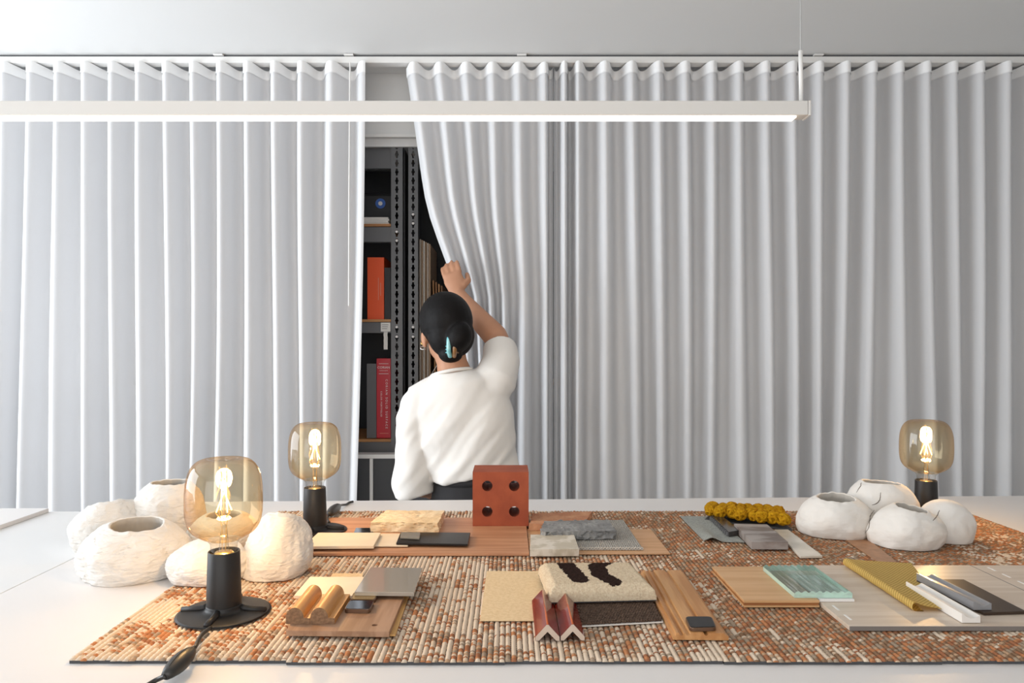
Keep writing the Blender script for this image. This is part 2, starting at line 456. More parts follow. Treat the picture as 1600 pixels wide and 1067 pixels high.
r, hw, h, fy = binder('ring_binder', 588.5, 610.5, 560, z3, M['red'], 'red binder with white lettering on the lowest wooden shelf')
letter(r, 'CORIAN', .0135, .000, h - .038, fy, 0); letter(r, 'DESIGN', .007, 0, h - .051, fy, 0, 1.5)
for dz in (.022, .064): obj('printed_line', B(-.02, .02, fy - .0008, fy - .0002, h - dz - .0008, h - dz + .0008), M['print'], r)
letter(r, 'CORIAN SOLID SURFACE', .0125, .012, h * .43, fy, math.pi / 2, 1.55)
letter(r, 'COLOR PORTFOLIO', .0095, -.010, h * .43, fy, math.pi / 2, 1.3)
obj('printed_line', B(-.016, .02, fy - .0008, fy - .0002, .0195, .0212), M['faint'], r)
binder('ring_binder', 573, 588, 568, z3, M['dark'], 'dark grey binder left of the red one on the lowest wooden shelf')
# hanging paper tag under the middle shelf beam
tg = empty('paper_tag', Q(602, 545, YS + .004)); tag(tg, 'torn white paper tag taped below the middle shelf', 'paper tag')
tz = lambda py: qz(py, YS + .004) - tg.location.z
tx = lambda px: qx(px, YS + .004) - tg.location.x
obj('label_sheet', prism([(tx(595), 0), (tx(610), 0), (tx(610), .0012), (tx(595), .0012)], tz(518), tz(504)), M['tape'], tg)
st = prism([(tx(599.5), 0), (tx(605.5), 0), (tx(605.5), .003), (tx(599.5), .003)], tz(546), tz(518.5))
bmesh.ops.subdivide_edges(st, edges=st.edges[:], cuts=5, use_grid_fill=True)
for v in st.verts: v.co.x += .004 * noise.noise((v.co.z * 90, 2, 0)); v.co.y += .003 * noise.noise((v.co.x * 200, v.co.z * 150, 1))
obj('tape_strip', st, M['tape'], tg)
for i in range(3): obj('printed_line', B(tx(597), tx(607 - i), -.0006, -.0002, tz(508 + 3 * i), tz(507.3 + 3 * i)), M['dark'], tg)
# sample boards standing in the right bay
zs = qz(598) + .001
tones = [(.42, .36, .30), (.30, .20, .13), (.55, .50, .44), (.24, .15, .09), (.46, .38, .31), (.33, .22, .14)]
for i in range(6):
    x0 = qx(654.2 + 3.0 * i)
    hgt = qz(372 + i * 1.5) - zs
    single('sample_board', B(x0, x0 + .0052, YS + .03, YS + .3, zs, zs + hgt), mat('board %d' % i, tones[i], .7),
           ['tall pale grey sample board against the right upright', 'tall brown sample board, second from the upright', 'tall whitish sample board, third from the upright',
            'tall dark brown sample board, fourth from the upright', 'tall beige sample board, fifth from the upright', 'tall umber sample board, sixth from the upright'][i], 'sample board', group='sample boards standing in the shelving')
for i in range(4):
    x0 = qx(677 + 4.4 * i)
    bm = B(x0, x0 + .006, YS + .05, YS + .3, zs, qz(436 + 3 * i))
    for v in bm.verts: v.co.x += (v.co.z - zs) * -.02
    single('sample_board', bm, mat('short board %d' % i, [(.30, .15, .06), (.22, .10, .04), (.36, .19, .08), (.18, .09, .04)][i], .7),
           ['short russet sample board leaning behind the tall boards', 'short dark sample board, second of the leaning row', 'short tan sample board, third of the leaning row', 'short dark brown sample board, last of the leaning row'][i], 'sample board', group='sample boards standing in the shelving')
# loose thin rods leaning in the dark below
for i in range(6):
    a = Q(652 + i * 5, 618 + i * 3, YS + .05 + .015 * i); b_ = Q(690 + i * 5, 560 + i * 3, YS + .05 + .015 * i)
    single('metal_rod', tube([a, b_], .0016, 6), M['brownboard'] if i % 2 else M['paper'], ['thin pale rod leaning nearest the right upright', 'thin brown rod leaning second from the upright', 'thin pale rod leaning third from the upright', 'thin brown rod leaning fourth from the upright', 'thin pale rod leaning fifth from the upright', 'thin brown rod leaning furthest from the upright'][i], 'rod', group='rods leaning in the shelving')
# cabinet under the rack front
yc = 2.88
cab = empty('low_cabinet', (qx(575, yc), yc + .04, 0)); tag(cab, 'dark panelled low cabinet with white frame below the shelving', 'cabinet')
cx0 = cab.location.x
for nm, b4, m in (('door', (qx(583.5, yc), qx(720, yc), qz(716.5, yc), .05), 'darkpanel'),):
    obj(nm, B(b4[0] - cx0, b4[1] - cx0, -.04, -.02, b4[3], b4[2]), M[m], cab)
obj('door', B(qx(480, yc) - cx0, qx(577.5, yc) - cx0, -.04, -.02, .05, qz(716.5, yc)), M['darkpanel'], cab)
obj('frame', B(qx(480, yc) - cx0, qx(720, yc) - cx0, -.045, .02, qz(716, yc), qz(710, yc)), M['whitemetal'], cab)
obj('frame', B(qx(578, yc) - cx0, qx(583, yc) - cx0, -.045, .02, 0, qz(716.5, yc)), M['whitemetal'], cab)

# ------------------------------------------------------------------ pendant lamp
YP = 1.30
pd = empty('linear_pendant', Q(793, 188, YP)); tag(pd, 'long slim white linear pendant light hanging above the table', 'pendant light')
zt, zbm = qz(157, YP) - pd.location.z, qz(179.5, YP) - pd.location.z
xe = qx(1263, YP) - pd.location.x
M['pendant'] = mat('pendant white', (.66, .64, .61), .5)
obj('housing', B(-1.75, xe, 0, .030, zbm, zt, .0015), M['pendant'], pd)
xl = qx(1246, YP) - pd.location.x
obj('diffuser', B(-1.72, xl, .003, .027, zbm - .0035, zbm - .0003, .0015), M['led'], pd)
obj('end_cap', B(xe + .0005, xe + .005, -.001, .031, zbm - .001, zt, .001), M['pendant'], pd)
for xx in (qx(1257, YP) - pd.location.x, -1.55):
    obj('cable_sleeve', tube([(xx, .015, zt + .0005), (xx - .001, .015, zt + (qz(74, YP) - qz(157, YP)))], .0038, 12), M['whitemetal'], pd, smooth=True)
    obj('cable', tube([(xx - .001, .015, zt + (qz(74, YP) - qz(157, YP)) + .0005), (xx - .001, .015, CEIL - pd.location.z - .001)], .0011, 8), M['steel'], pd)

# ------------------------------------------------------------------ tables
def table(name, pts, label, m, legs):
    r = empty(name, (pts[0][0], pts[0][1], 0)); tag(r, label, 'table')
    o = r.location
    obj('table_top', prism([(p[0] - o.x, p[1] - o.y) for p in pts], .972, 1.0, .001), m, r)
    for lx, ly in legs: obj('leg', B(lx - .03 - o.x, lx + .03 - o.x, ly - .03 - o.y, ly + .03 - o.y, 0, .9715), M['whitemetal'], r)
    return r
seamx = -.795 * 1.0
xs_ = P(125, 867, 1.0).x
tA = P(430, 783, 1.0); tB = P(1600, 774.5, 1.0)
sl = (tB.y - tA.y) / (tB.x - tA.x)
bl = lambda x: tA.y + (x - tA.x) * sl
table('display_table', [(xs_ + .0012, .60), (1.75, .60), (1.75, bl(1.75)), (xs_ + .0012, bl(xs_))], 'large white table covered with material samples', M['table'], [(-.7, .72), (1.6, .72), (-.7, 1.58), (1.6, 1.66)])
yl = P(0, 799, 1.0).y
table('side_table', [(-2.2, .60), (xs_, .60), (xs_, yl), (-2.2, yl)], 'white textured table at the left, butted to the main one', M['table2'], [(-2.1, .7), (-.9, .7), (-2.1, 1.5), (-.9, 1.5)])
a = P(55.8, 801, 1.009)
single('white_board', prism([(-2.0, 1.05), (a.x, 1.05), (a.x, yl - .008), (-2.0, yl - .008)], 1.0003, 1.009, .0006), M['table'], 'flat white board lying on the left table', 'board')

# ------------------------------------------------------------------ carpet tiles
ZC = 1.0072
def carpet_mat():
    m, nt, b = nodes('loop pile yarn')
    b.inputs['Roughness'].default_value = .95; b.inputs['Specular IOR Level'].default_value = .05
    g = N(nt, 'ShaderNodeNewGeometry'); sp = N(nt, 'ShaderNodeSeparateXYZ'); nt.links.new(g.outputs['Position'], sp.inputs[0])
    def math_(op, a, b_=None, c=None):
        n = N(nt, 'ShaderNodeMath', operation=op)
        for i, q in enumerate((a, b_, c)):
            if q is None: continue
            if isinstance(q, (int, float)): n.inputs[i].default_value = q
            else: nt.links.new(q, n.inputs[i])
        return n.outputs[0]
    rib = math_('FLOOR', math_('DIVIDE', math_('ADD', sp.outputs['X'], .503), .25 / 36))
    wn1 = N(nt, 'ShaderNodeTexWhiteNoise', noise_dimensions='1D'); nt.links.new(rib, wn1.inputs['W'])
    seg = math_('FLOOR', math_('ADD', math_('DIVIDE', sp.outputs['Y'], .0045), math_('MULTIPLY', wn1.outputs['Value'], 7)))
    cb = N(nt, 'ShaderNodeCombineXYZ'); nt.links.new(rib, cb.inputs[0]); nt.links.new(seg, cb.inputs[1])
    wn2 = N(nt, 'ShaderNodeTexWhiteNoise', noise_dimensions='2D'); nt.links.new(cb.outputs[0], wn2.inputs['Vector'])
    # patchiness in the dye
    mp = N(nt, 'ShaderNodeMapping'); mp.inputs['Scale'].default_value = (9, 14, 1); nt.links.new(g.outputs['Position'], mp.inputs['Vector'])
    no = N(nt, 'ShaderNodeTexNoise'); no.inputs['Scale'].default_value = 1; no.inputs['Detail'].default_value = 2; nt.links.new(mp.outputs[0], no.inputs['Vector'])
    side = N(nt, 'ShaderNodeMapRange'); side.inputs['From Min'].default_value = .05; side.inputs['From Max'].default_value = .42
    side.inputs['To Min'].default_value = -.16; side.inputs['To Max'].default_value = .20
    nt.links.new(math_('ADD', sp.outputs['X'], math_('MULTIPLY', math_('SUBTRACT', sp.outputs['Y'], 1.0), .25)), side.inputs['Value'])
    # long pale stripes that run through several loops
    seg3 = math_('FLOOR', math_('ADD', math_('DIVIDE', sp.outputs['Y'], .045), math_('MULTIPLY', wn1.outputs['Value'], 5)))
    cb3 = N(nt, 'ShaderNodeCombineXYZ'); nt.links.new(rib, cb3.inputs[0]); nt.links.new(seg3, cb3.inputs[1]); cb3.inputs[2].default_value = 3
    wn3 = N(nt, 'ShaderNodeTexWhiteNoise', noise_dimensions='3D'); nt.links.new(cb3.outputs[0], wn3.inputs['Vector'])
    patch = math_('MULTIPLY', math_('SUBTRACT', no.outputs['Fac'], .5), 1.5)
    v = math_('ADD', wn2.outputs['Value'], math_('ADD', math_('MULTIPLY', side.outputs[0], .8), math_('MULTIPLY', patch, .5)))
    r = N(nt, 'ShaderNodeValToRGB'); r.color_ramp.interpolation = 'CONSTANT'
    els = [(0, (.60, .46, .33)), (.16, (.34, .26, .19)), (.40, (.46, .30, .19)), (.55, (.47, .205, .095)), (.74, (.34, .145, .075)), (.90, (.25, .15, .09))]
    cr = r.color_ramp
    while len(cr.elements) < len(els): cr.elements.new(.5)
    for e, (p_, c_) in zip(cr.elements, els): e.position = p_; e.color = (*c_, 1)
    nt.links.new(v, r.inputs['Fac'])
    # undyed cream strands
    pr = math_('SUBTRACT', math_('SUBTRACT', .37, math_('MULTIPLY', side.outputs[0], 1.15)), patch)
    st = math_('LESS_THAN', math_('ADD', math_('MULTIPLY', wn3.outputs['Value'], .62), math_('MULTIPLY', wn2.outputs['Value'], .38)), pr)
    mx = N(nt, 'ShaderNodeMixRGB'); nt.links.new(st, mx.inputs[0]); nt.links.new(r.outputs[0], mx.inputs[1]); mx.inputs[2].default_value = (.66, .54, .42, 1)
    nt.links.new(mx.outputs[0], b.inputs['Base Color'])
    return m
M['carpet'] = carpet_mat(); M['backing'] = mat('bitumen backing', (.06, .062, .068), .7)
def pile_mesh(seed):
    rnd = random.Random(seed); bm = bmesh.new(); p = .25 / 36; ny = 84
    for i in range(36):
        x = i * p + p / 2; prev = None; ph = rnd.randint(0, 1); f0 = rnd.uniform(-.002, .0008); f1 = .25 + rnd.uniform(-.0008, .0005)
        for j in range(ny + 1):
            y = f0 + (f1 - f0) * j / ny
            hgt = .0034 * (.72 + .28 * ((j + ph) % 2) + rnd.uniform(-.12, .12)) if 0 < j < ny else .0018
            hw = p * .5 * (.86 + .14 * ((j + ph) % 2))
            xo = x + rnd.uniform(-.0003, .0003)
            row = [bm.verts.new((xo + hw * a, y, .0035 + hgt * b_)) for a, b_ in ((-1, 0), (-.72, .72), (0, 1), (.72, .72), (1, 0))]
            if prev:
                for k in range(4): bm.faces.new((prev[k], prev[k + 1], row[k + 1], row[k]))
            else: bm.faces.new(row)
            prev = row
        bm.faces.new(prev)
    bmesh.ops.recalc_face_normals(bm, faces=bm.faces)
    me = bpy.data.meshes.new('pile'); bm.to_mesh(me); bm.free(); me.materials.append(M['carpet'])
    for q in me.polygons: q.use_smooth = True
    return me
piles = [pile_mesh(i) for i in range(3)]
bk = B(.0005, .2495, .0005, .2495, 0, .0036)
bkm = bpy.data.meshes.new('backing'); bk.to_mesh(bkm); bk.free(); bkm.materials.append(M['backing'])
rows_ = ['front row', 'middle row', 'back row']
ords = ['leftmost', 'second from left', 'third from left', 'fourth from left', 'fifth from left', 'rightmost']
for j in range(3):
    for i in range(6):
        dy = [.0, -.004, -.0015, -.003, -.001, -.002][i] if j == 0 else 0
        t = empty('carpet_tile', (-.503 + .25 * i, .8215 + .25 * j + dy * (j == 0), 1.0002))
        tag(t, ('cream and rust' if i < 3 else 'rust brown') + ' ribbed carpet tile, ' + ords[i] + ' of the ' + rows_[j], 'carpet tile', 'carpet tiles laid over the table')
        o = obj('pile', piles[(i + j) % 3], None, t); o['kind'] = 'stuff'
        obj('backing', bkm, None, t)

# ------------------------------------------------------------------ samples on the carpet
def slab(name, px, z0, th, m, label, cat='sample', bev=.0006, top=True, group=None, smooth=False):
    """px: four pixels of the top outline"""
    pts = [P(a, b_, z0 + th if top else z0) for a, b_ in px]
    return single(name, prism(pts, z0, z0 + th, bev), m, label, cat, group=group, smooth=smooth)
def rect_slab(name, x0, x1, y0, y1, z0, th, m, label, cat='sample', bev=.0006):
    return single(name, prism([(x0, y0), (x1, y0), (x1, y1), (x0, y1)], z0, z0 + th, bev), m, label, cat)
Z0 = ZC + .0003
M['veneer'] = wood('brown veneer', (.55, .29, .16), (.44, .21, .11), 'X', .45)
M['oakv'] = wood('thin oak veneer', (.62, .36, .19), (.52, .28, .13), 'X', .5)
M['oak'] = wood('oak', (.60, .32, .13), (.46, .21, .07), 'Y', .45)
M['oakx'] = wood('oak crosswise', (.66, .40, .20), (.58, .33, .15), 'X', .42)
M['walnut'] = wood('light walnut', (.40, .24, .15), (.29, .16, .09), 'Y', .5)
M['cream'] = mat('cream laminate', (.78, .66, .50), .5, var=(30, .4), col2=(.74, .61, .45))
M['creamstone'] = mat('travertine', (.86, .71, .48), .8, var=(28, .9), col2=(.76, .57, .34), bump=(70, .9, .004))
M['brick'] = mat('red clay brick', (.34, .072, .026), .75, var=(25, .8), col2=(.28, .055, .02), bump=(160, .5, .0015))
M['greystone'] = mat('grey stone', (.30, .30, .295), .75, var=(40, 1), col2=(.20, .20, .20), bump=(120, 1.0, .004))
M['terra'] = mat('sandy terracotta', (.60, .31, .17), .9, var=(30, 1), col2=(.48, .21, .11), bump=(90, 1.0, .003))
M['blackgloss'] = mat('black gloss', (.012, .011, .011), .3, spec=.3)
M['greige'] = mat('grey glass panel', (.36, .33, .29), .12, coat=.6)
M['gold'] = mat('brushed gold chip', (.55, .38, .16), .25, 1.0)
M['bronze'] = mat('bronze edge', (.20, .13, .09), .3, .8)
M['navy'] = mat('dark mirror chip', (.16, .18, .21), .08, .9)
M['felt'] = mat('grey green felt', (.36, .37, .34), .95, var=(300, 1), col2=(.27, .28, .26), bump=(600, .6, .001))
M['beigecloth'] = mat('beige linen', (.80, .60, .36), .9, var=(200, 1), col2=(.73, .53, .30), bump=(700, .6, .0008))
M['marble'] = mat('grey brown marble', (.36, .32, .30), .35, var=((14, 40, 20), 1.3), col2=(.16, .12, .10))
M['marbleedge'] = mat('pale stone', (.62, .57, .49), .5)
M['palepanel'] = wood('pale bleached wood', (.66, .56, .46), (.58, .47, .37), 'X', .38)
M['panelside'] = mat('grey panel edge', (.20, .18, .165), .6)
M['copper'] = mat('copper leather', (.48, .24, .12), .5, var=(60, .5))

YV0 = P(0, 864, Z0 + .005).y; YV1 = P(0, 808.5, Z0 + .005).y
ZV = Z0 + .005
rect_slab('veneer_board', -.46, .0372, YV0, YV1, Z0, .005, M['veneer'], 'large brown wood board under the brick and travertine', 'board', .0004)
rect_slab('veneer_sheet', .0385, P(1047, 866, Z0).x, P(0, 866.5, Z0).y, P(0, 828, Z0).y, Z0, .0018, M['oakv'], 'thin oak sheet under the grey woven mat', 'board', .0002)
# brick with four through holes
d0 = F * (CAMZ - ZV) / (822 - CY)
bx0, bx1 = (738.5 - CX) * d0 / F, (826 - CX) * d0 / F; bh = CAMZ - (737.5 - CY) * d0 / F - ZV
def holed_brick():
    ctr = [((761.4 - CX) * d0 / F, CAMZ - (759.3 - CY) * d0 / F), ((803.5 - CX) * d0 / F, CAMZ - (799.4 - CY) * d0 / F)]
    xs = [bx0, (bx0 + bx1) / 2, bx1]; zs_ = [ZV + .0003, ZV + bh / 2, ZV + bh]
    bm = bmesh.new(); r_ = .0104; n = 24; D = .085
    def V(x, y, z): return bm.verts.new((x, y, z))
    for y in (d0, d0 + D):
        pass
    for ix in range(2):
        for iz in range(2):
            cx_ = ctr[ix][0]; cz_ = ctr[1 - iz][1]
            x0, x1, za, zb_ = xs[ix], xs[ix + 1], zs_[iz], zs_[iz + 1]
            per = []
            for k in range(n):
                a = 2 * math.pi * (k + .5) / n; dx, dz = math.cos(a), math.sin(a)
                s = min(((x1 - cx_) if dx > 0 else (x0 - cx_)) / dx, ((zb_ - cz_) if dz > 0 else (za - cz_)) / dz)
                per.append((cx_ + dx * s, cz_ + dz * s))
            # add the exact corners
            cors = [(x1, zb_), (x0, zb_), (x0, za), (x1, za)]
            for y, flip in ((d0, False), (d0 + D, True)):
                inn = [V(cx_ + r_ * math.cos(2 * math.pi * (k + .5) / n), y, cz_ + r_ * math.sin(2 * math.pi * (k + .5) / n)) for k in range(n)]
                out = [V(p[0], y, p[1]) for p in per]
                for k in range(n):
                    j = (k + 1) % n
                    a0 = math.atan2(per[k][1] - cz_, per[k][0] - cx_) % (2 * math.pi); a1 = math.atan2(per[j][1] - cz_, per[j][0] - cx_) % (2 * math.pi)
                    if a1 < a0: a1 += 2 * math.pi
                    cc = None
                    for c_ in cors:
                        ac = math.atan2(c_[1] - cz_, c_[0] - cx_) % (2 * math.pi)
                        for ac_ in (ac, ac + 2 * math.pi):
                            if a0 < ac_ < a1: cc = c_
                    if cc: bm.faces.new((inn[k], inn[j], out[j], V(cc[0], y, cc[1]), out[k]))
                    else: bm.faces.new((inn[k], inn[j], out[j], out[k]))
                if not flip: front = inn
                else:
                    for k in range(n):
                        j = (k + 1) % n; bm.faces.new((front[k], front[j], inn[j], inn[k]))
    x0, x1, za, zb_ = xs[0], xs[2], zs_[0], zs_[2]
    for q in (((x0, d0, zb_), (x1, d0, zb_), (x1, d0 + D, zb_), (x0, d0 + D, zb_)), ((x0, d0, za), (x1, d0, za), (x1, d0 + D, za), (x0, d0 + D, za)),
              ((x0, d0, za), (x0, d0, zb_), (x0, d0 + D, zb_), (x0, d0 + D, za)), ((x1, d0, za), (x1, d0, zb_), (x1, d0 + D, zb_), (x1, d0 + D, za))):
        bm.faces.new([V(*p) for p in q])
    return bm
single('perforated_brick', holed_brick(), M['brick'], 'red clay brick standing on end with four round holes', 'brick')

def rough_slab(name, px, z0, th, m, label, amp=.003, cuts=10, scale=60, cat='stone sample', pits=False, side=1.0):
    pts = [P(a, b_, z0 + th) for a, b_ in px]
    bm = prism(pts, z0, z0 + th)
    bmesh.ops.subdivide_edges(bm, edges=bm.edges[:], cuts=cuts, use_grid_fill=True)
    c = sum(pts, Vector()) / 4; rs = random.Random(len(name) + int(px[0][0]))
    for v in bm.verts:
        if v.co.z <= z0 + 1e-5: continue
        n = noise.noise_vector(v.co * scale) * amp
        if v.co.z < z0 + th - 1e-5: n *= 1.6 * side
        else: n.z *= .35
        if pits and rs.random() < .10: n -= (v.co - Vector((c.x, c.y, z0 + th / 2))).normalized() * .003
        v.co += n
        v.co.z = max(v.co.z, z0)
    return single(name, bm, m, label, cat)
rough_slab('travertine_slab', [(579, 816), (685, 816.5), (694, 797.5), (603, 797)], ZV + .0003, .0185, M['creamstone'], 'pitted cream travertine slab on the brown board', .0018, 22, 90, pits=True)
slab('colour_card', [(553, 832), (583, 832), (583, 824.5), (556, 824.5)], ZV + .0003, .0012, M['navy'], 'small dark blue card behind the cream tile', 'card', .0002)
slab('cream_sheet', [(560, 853), (637, 853), (642, 833.5), (566, 833.5)], ZV + .0018, .0014, M['cream'], 'thin cream sheet tucked under the cream tile', 'sample', .0002)
slab('cream_tile', [(474, 853.5), (584, 852.5), (595, 832), (497, 832)], ZV + .0035, .0052, M['cream'], 'pale cream tile at the left end of the brown board', 'tile')
slab('black_plate', [(619, 848), (731, 850), (735, 832), (626, 831)], ZV + .0036, .0034, M['blackgloss'], 'flat glossy black plate in front of the travertine', 'sample')
M['greychip'] = mat('grey chip', (.20, .185, .16), .4)
slab('grey_chip', [(625.5, 838.5), (655.5, 840), (657, 831.5), (627, 831)], ZV + .0073, .004, M['greychip'], 'small grey chip lying on the black plate', 'chip', .0012)
# right rear group
rough_slab('terracotta_slab', [(827.5, 819), (912, 818), (925, 799), (832, 802)], Z0 + .0022, .0125, M['terra'], 'sandy terracotta slab behind the grey stone', .0022, 14, 70)
zm = Z0 + .0021
# woven mat built from small loops in rows
def woven_mat():
    c = [P(850, 859.5, zm), P(1005, 859.5, zm), P(973, 813.5, zm), P(850, 813.5, zm)]
    x0, x1, y0, y1 = .068, c[1].x, c[0].y, c[2].y
    bm = bmesh.new(); nx = 44; rows = 30
    for i in range(nx):
        x = x0 + (x1 - x0) * (i + .5) / nx; r_ = (x1 - x0) / nx * .46; prev = None
        for j in range(rows * 2 + 1):
            y = y0 + (y1 - y0) * j / (rows * 2); hgt = .0016 + .0012 * (j % 2); sx = (x1 - x0) / nx * .15 * (1 if (j // 2) % 2 else -1)
            row = [bm.verts.new((x + sx + r_ * a, y, zm + .0004 + hgt * b_)) for a, b_ in ((-1, 0), (-.6, .8), (.6, .8), (1, 0))]
            if prev:
                for k in range(3): bm.faces.new((prev[k], prev[k + 1], row[k + 1], row[k]))
            prev = row
    root = empty('woven_mat', ((x0 + x1) / 2, (y0 + y1) / 2, zm)); tag(root, 'grey woven mat with looped edge on the thin oak sheet', 'mat')
    o = obj('weave', shift(bm, root.location), mat('grey yarn', (.46, .43, .39), .9, var=(400, 1), col2=(.30, .28, .25)), root, smooth=True); o['kind'] = 'stuff'
    obj('backing', shift(B(x0, x1, y0 + .001, y1, zm, zm + .0006), root.location), M['felt'], root)
    m_ = bmesh.new()
    tor = []
    for k in range(12):
        for l in range(6):
            a, b_ = 2 * math.pi * k / 12, 2 * math.pi * l / 6
            tor.append(m_.verts.new(((.0022 + .0008 * math.cos(b_)) * math.cos(a), .0008 * math.sin(b_), .0022 * math.sin(a) + .0008 * math.cos(b_) * math.sin(a) + .003)))
    for k in range(12):
        for l in range(6):
            m_.faces.new((tor[k * 6 + l], tor[((k + 1) % 12) * 6 + l], tor[((k + 1) % 12) * 6 + (l + 1) % 6], tor[k * 6 + (l + 1) % 6]))
    me = bpy.data.meshes.new('edge_loop'); m_.to_mesh(me); m_.free(); me.materials.append(mat('pale loop yarn', (.58, .55, .50), .85))
    for i in range(26):
        x = .098 + (x1 - .098) * (i + .5) / 26
        obj('edge_loop', me, None, root, Vector((x, y0 - .001, zm)) - root.location, smooth=True)
woven_mat()
rough_slab('grey_stone_slab', [(846, 831), (962, 829), (950, 812), (850, 814)], Z0 + .0054, .0155, M['greystone'], 'rough split grey stone slab on the woven mat', .0020, 22, 140, side=2.0)
M['breccia'] = mat('pale breccia', (.70, .64, .55), .45, var=(45, 1.6), col2=(.52, .46, .36))
slab('breccia_block', [(828, 858), (905, 857.5), (897, 835), (829, 835)], Z0 + .0021, .0125, M['breccia'], 'pale mottled stone block at the front edge of the rear group', 'stone sample')

# front middle group
slab('linen_square', [(750, 969.5), (846, 969.5), (856, 892), (760.5, 892)], Z0, .0009, M['beigecloth'], 'flat beige linen square left of the plush rug sample', 'fabric sample', .0002)
def plush():
    z0 = Z0 + .0075; th = .0215
    pts = [P(858, 918, z0 + th), P(1026, 914, z0 + th), P(988, 875, z0 + th), P(841, 876, z0 + th)]
    root = empty('plush_rug_sample', (sum((p.x for p in pts)) / 4, sum((p.y for p in pts)) / 4, z0)); tag(root, 'cream plush rug sample with two dark brown wavy bands', 'rug sample')
    n = 96; bm = bmesh.new(); grid = []
    def outline(u, v):
        a = pts[0].lerp(pts[1], u); b_ = pts[3].lerp(pts[2], u); return a.lerp(b_, v)
    # dark bands, traced as polylines in (u, v) of the sample's own face
    def uv_of(px, py):
        p = P(px, py, z0 + th)
        best = None
        for i in range(41):
            for j in range(41):
                q = outline(i / 40, j / 40); dd = (q.x - p.x) ** 2 + (q.y - p.y) ** 2
                if best is None or dd < best[0]: best = (dd, i / 40, j / 40)
        return best[1:]
    bands = [[uv_of(*q) for q in ((880, 873), (885, 884), (896, 894), (906, 905))], [uv_of(*q) for q in ((946, 873), (932, 885), (939, 897), (958, 908))]]
    pos = []
    for j in range(n + 1):
        row = []
        for i in range(n + 1):
            u, v = i / n, j / n; p = outline(u, v); e = min(u * 1.4, (1 - u) * 1.4, v, 1 - v)
            z = z0 + .006 + (th - .006) * min(1, (e / .10)) ** .45 if e < .10 else z0 + th
            p = Vector((p.x, p.y, z)) + Vector(noise.noise_vector(p * 400)) * .0009
            row.append(bm.verts.new(p)); pos.append((u, v))
        grid.append(row)
    dark = []
    for j in range(n):
        for i in range(n):
            f = bm.faces.new((grid[j][i], grid[j][i + 1], grid[j + 1][i + 1], grid[j + 1][i]))
            u, v = (i + .5) / n, (j + .5) / n; p = outline(u, v); on = False
            for bd in bands:
                for k in range(len(bd) - 1):
                    a = outline(*bd[k]); b_ = outline(*bd[k + 1]); ab = b_ - a; t = max(0, min(1, (p - a).dot(ab) / ab.length_squared))
                    if ((p - (a + ab * t)).length) < .0132 + .002 * noise.noise(p * 200): on = True
            f.material_index = 1 if on else 0
            if on: dark.append(f)
    # skirt down to the backing
    edge = grid[0][:] + [r_[-1] for r_ in grid[1:]] + grid[-1][-2::-1] + [r_[0] for r_ in grid[-2:0:-1]]
    low = [bm.verts.new((v.co.x, v.co.y, z0 + .0012)) for v in edge]
    for k in range(len(edge)): bm.faces.new((edge[k], edge[(k + 1) % len(edge)], low[(k + 1) % len(edge)], low[k]))
    wool = lambda nm, c, c2: mat(nm, c, .95, var=(350, 1), col2=c2, bump=(900, .9, .002), spec=.05)
    obj('pile', shift(bm, root.location), [wool('cream wool', (.76, .64, .47), (.66, .52, .36)), wool('dark brown wool', (.040, .022, .018), (.025, .014, .012))], root, smooth=True)
    obj('backing', shift(prism([(p.x, p.y) for p in pts], z0, z0 + .001), root.location), M['backing'], root)
plush()
def loop_sample():
    z0 = Z0 + .0002
    c = [P(908, 980, z0), P(1036, 973, z0), P(1006, 915, z0), P(893, 915, z0)]
    root = empty('brown_carpet_sample', (sum(p.x for p in c) / 4, sum(p.y for p in c) / 4, z0)); tag(root, 'dark brown loop carpet sample under the plush rug sample', 'rug sample')
    obj('backing', shift(prism([(p.x, p.y) for p in c], z0, z0 + .0016), root.location), M['paper'], root)
    bm = bmesh.new(); n = 30
    for i in range(n):
        for j in range(n):
            p = c[0].lerp(c[1], (i + .5 + .5 * (j % 2)) / (n + .5)).lerp(c[3].lerp(c[2], (i + .5 + .5 * (j % 2)) / (n + .5)), (j + .6) / (n + .4))
            r_ = bmesh.ops.create_icosphere(bm, subdivisions=1, radius=1)
            for v in r_['verts']: v.co = Vector((p.x, p.y, z0 + .0032)) + Vector((v.co.x * .0025, v.co.y * .0028, v.co.z * .0022)) + noise.noise_vector(p * 900) * .0006
    o = obj('loop_pile', shift(bm, root.location), mat('dark brown loop yarn', (.055, .030, .018), .9, var=(200, 1), col2=(.10, .06, .04)), root, smooth=True); o['kind'] = 'stuff'
loop_sample()
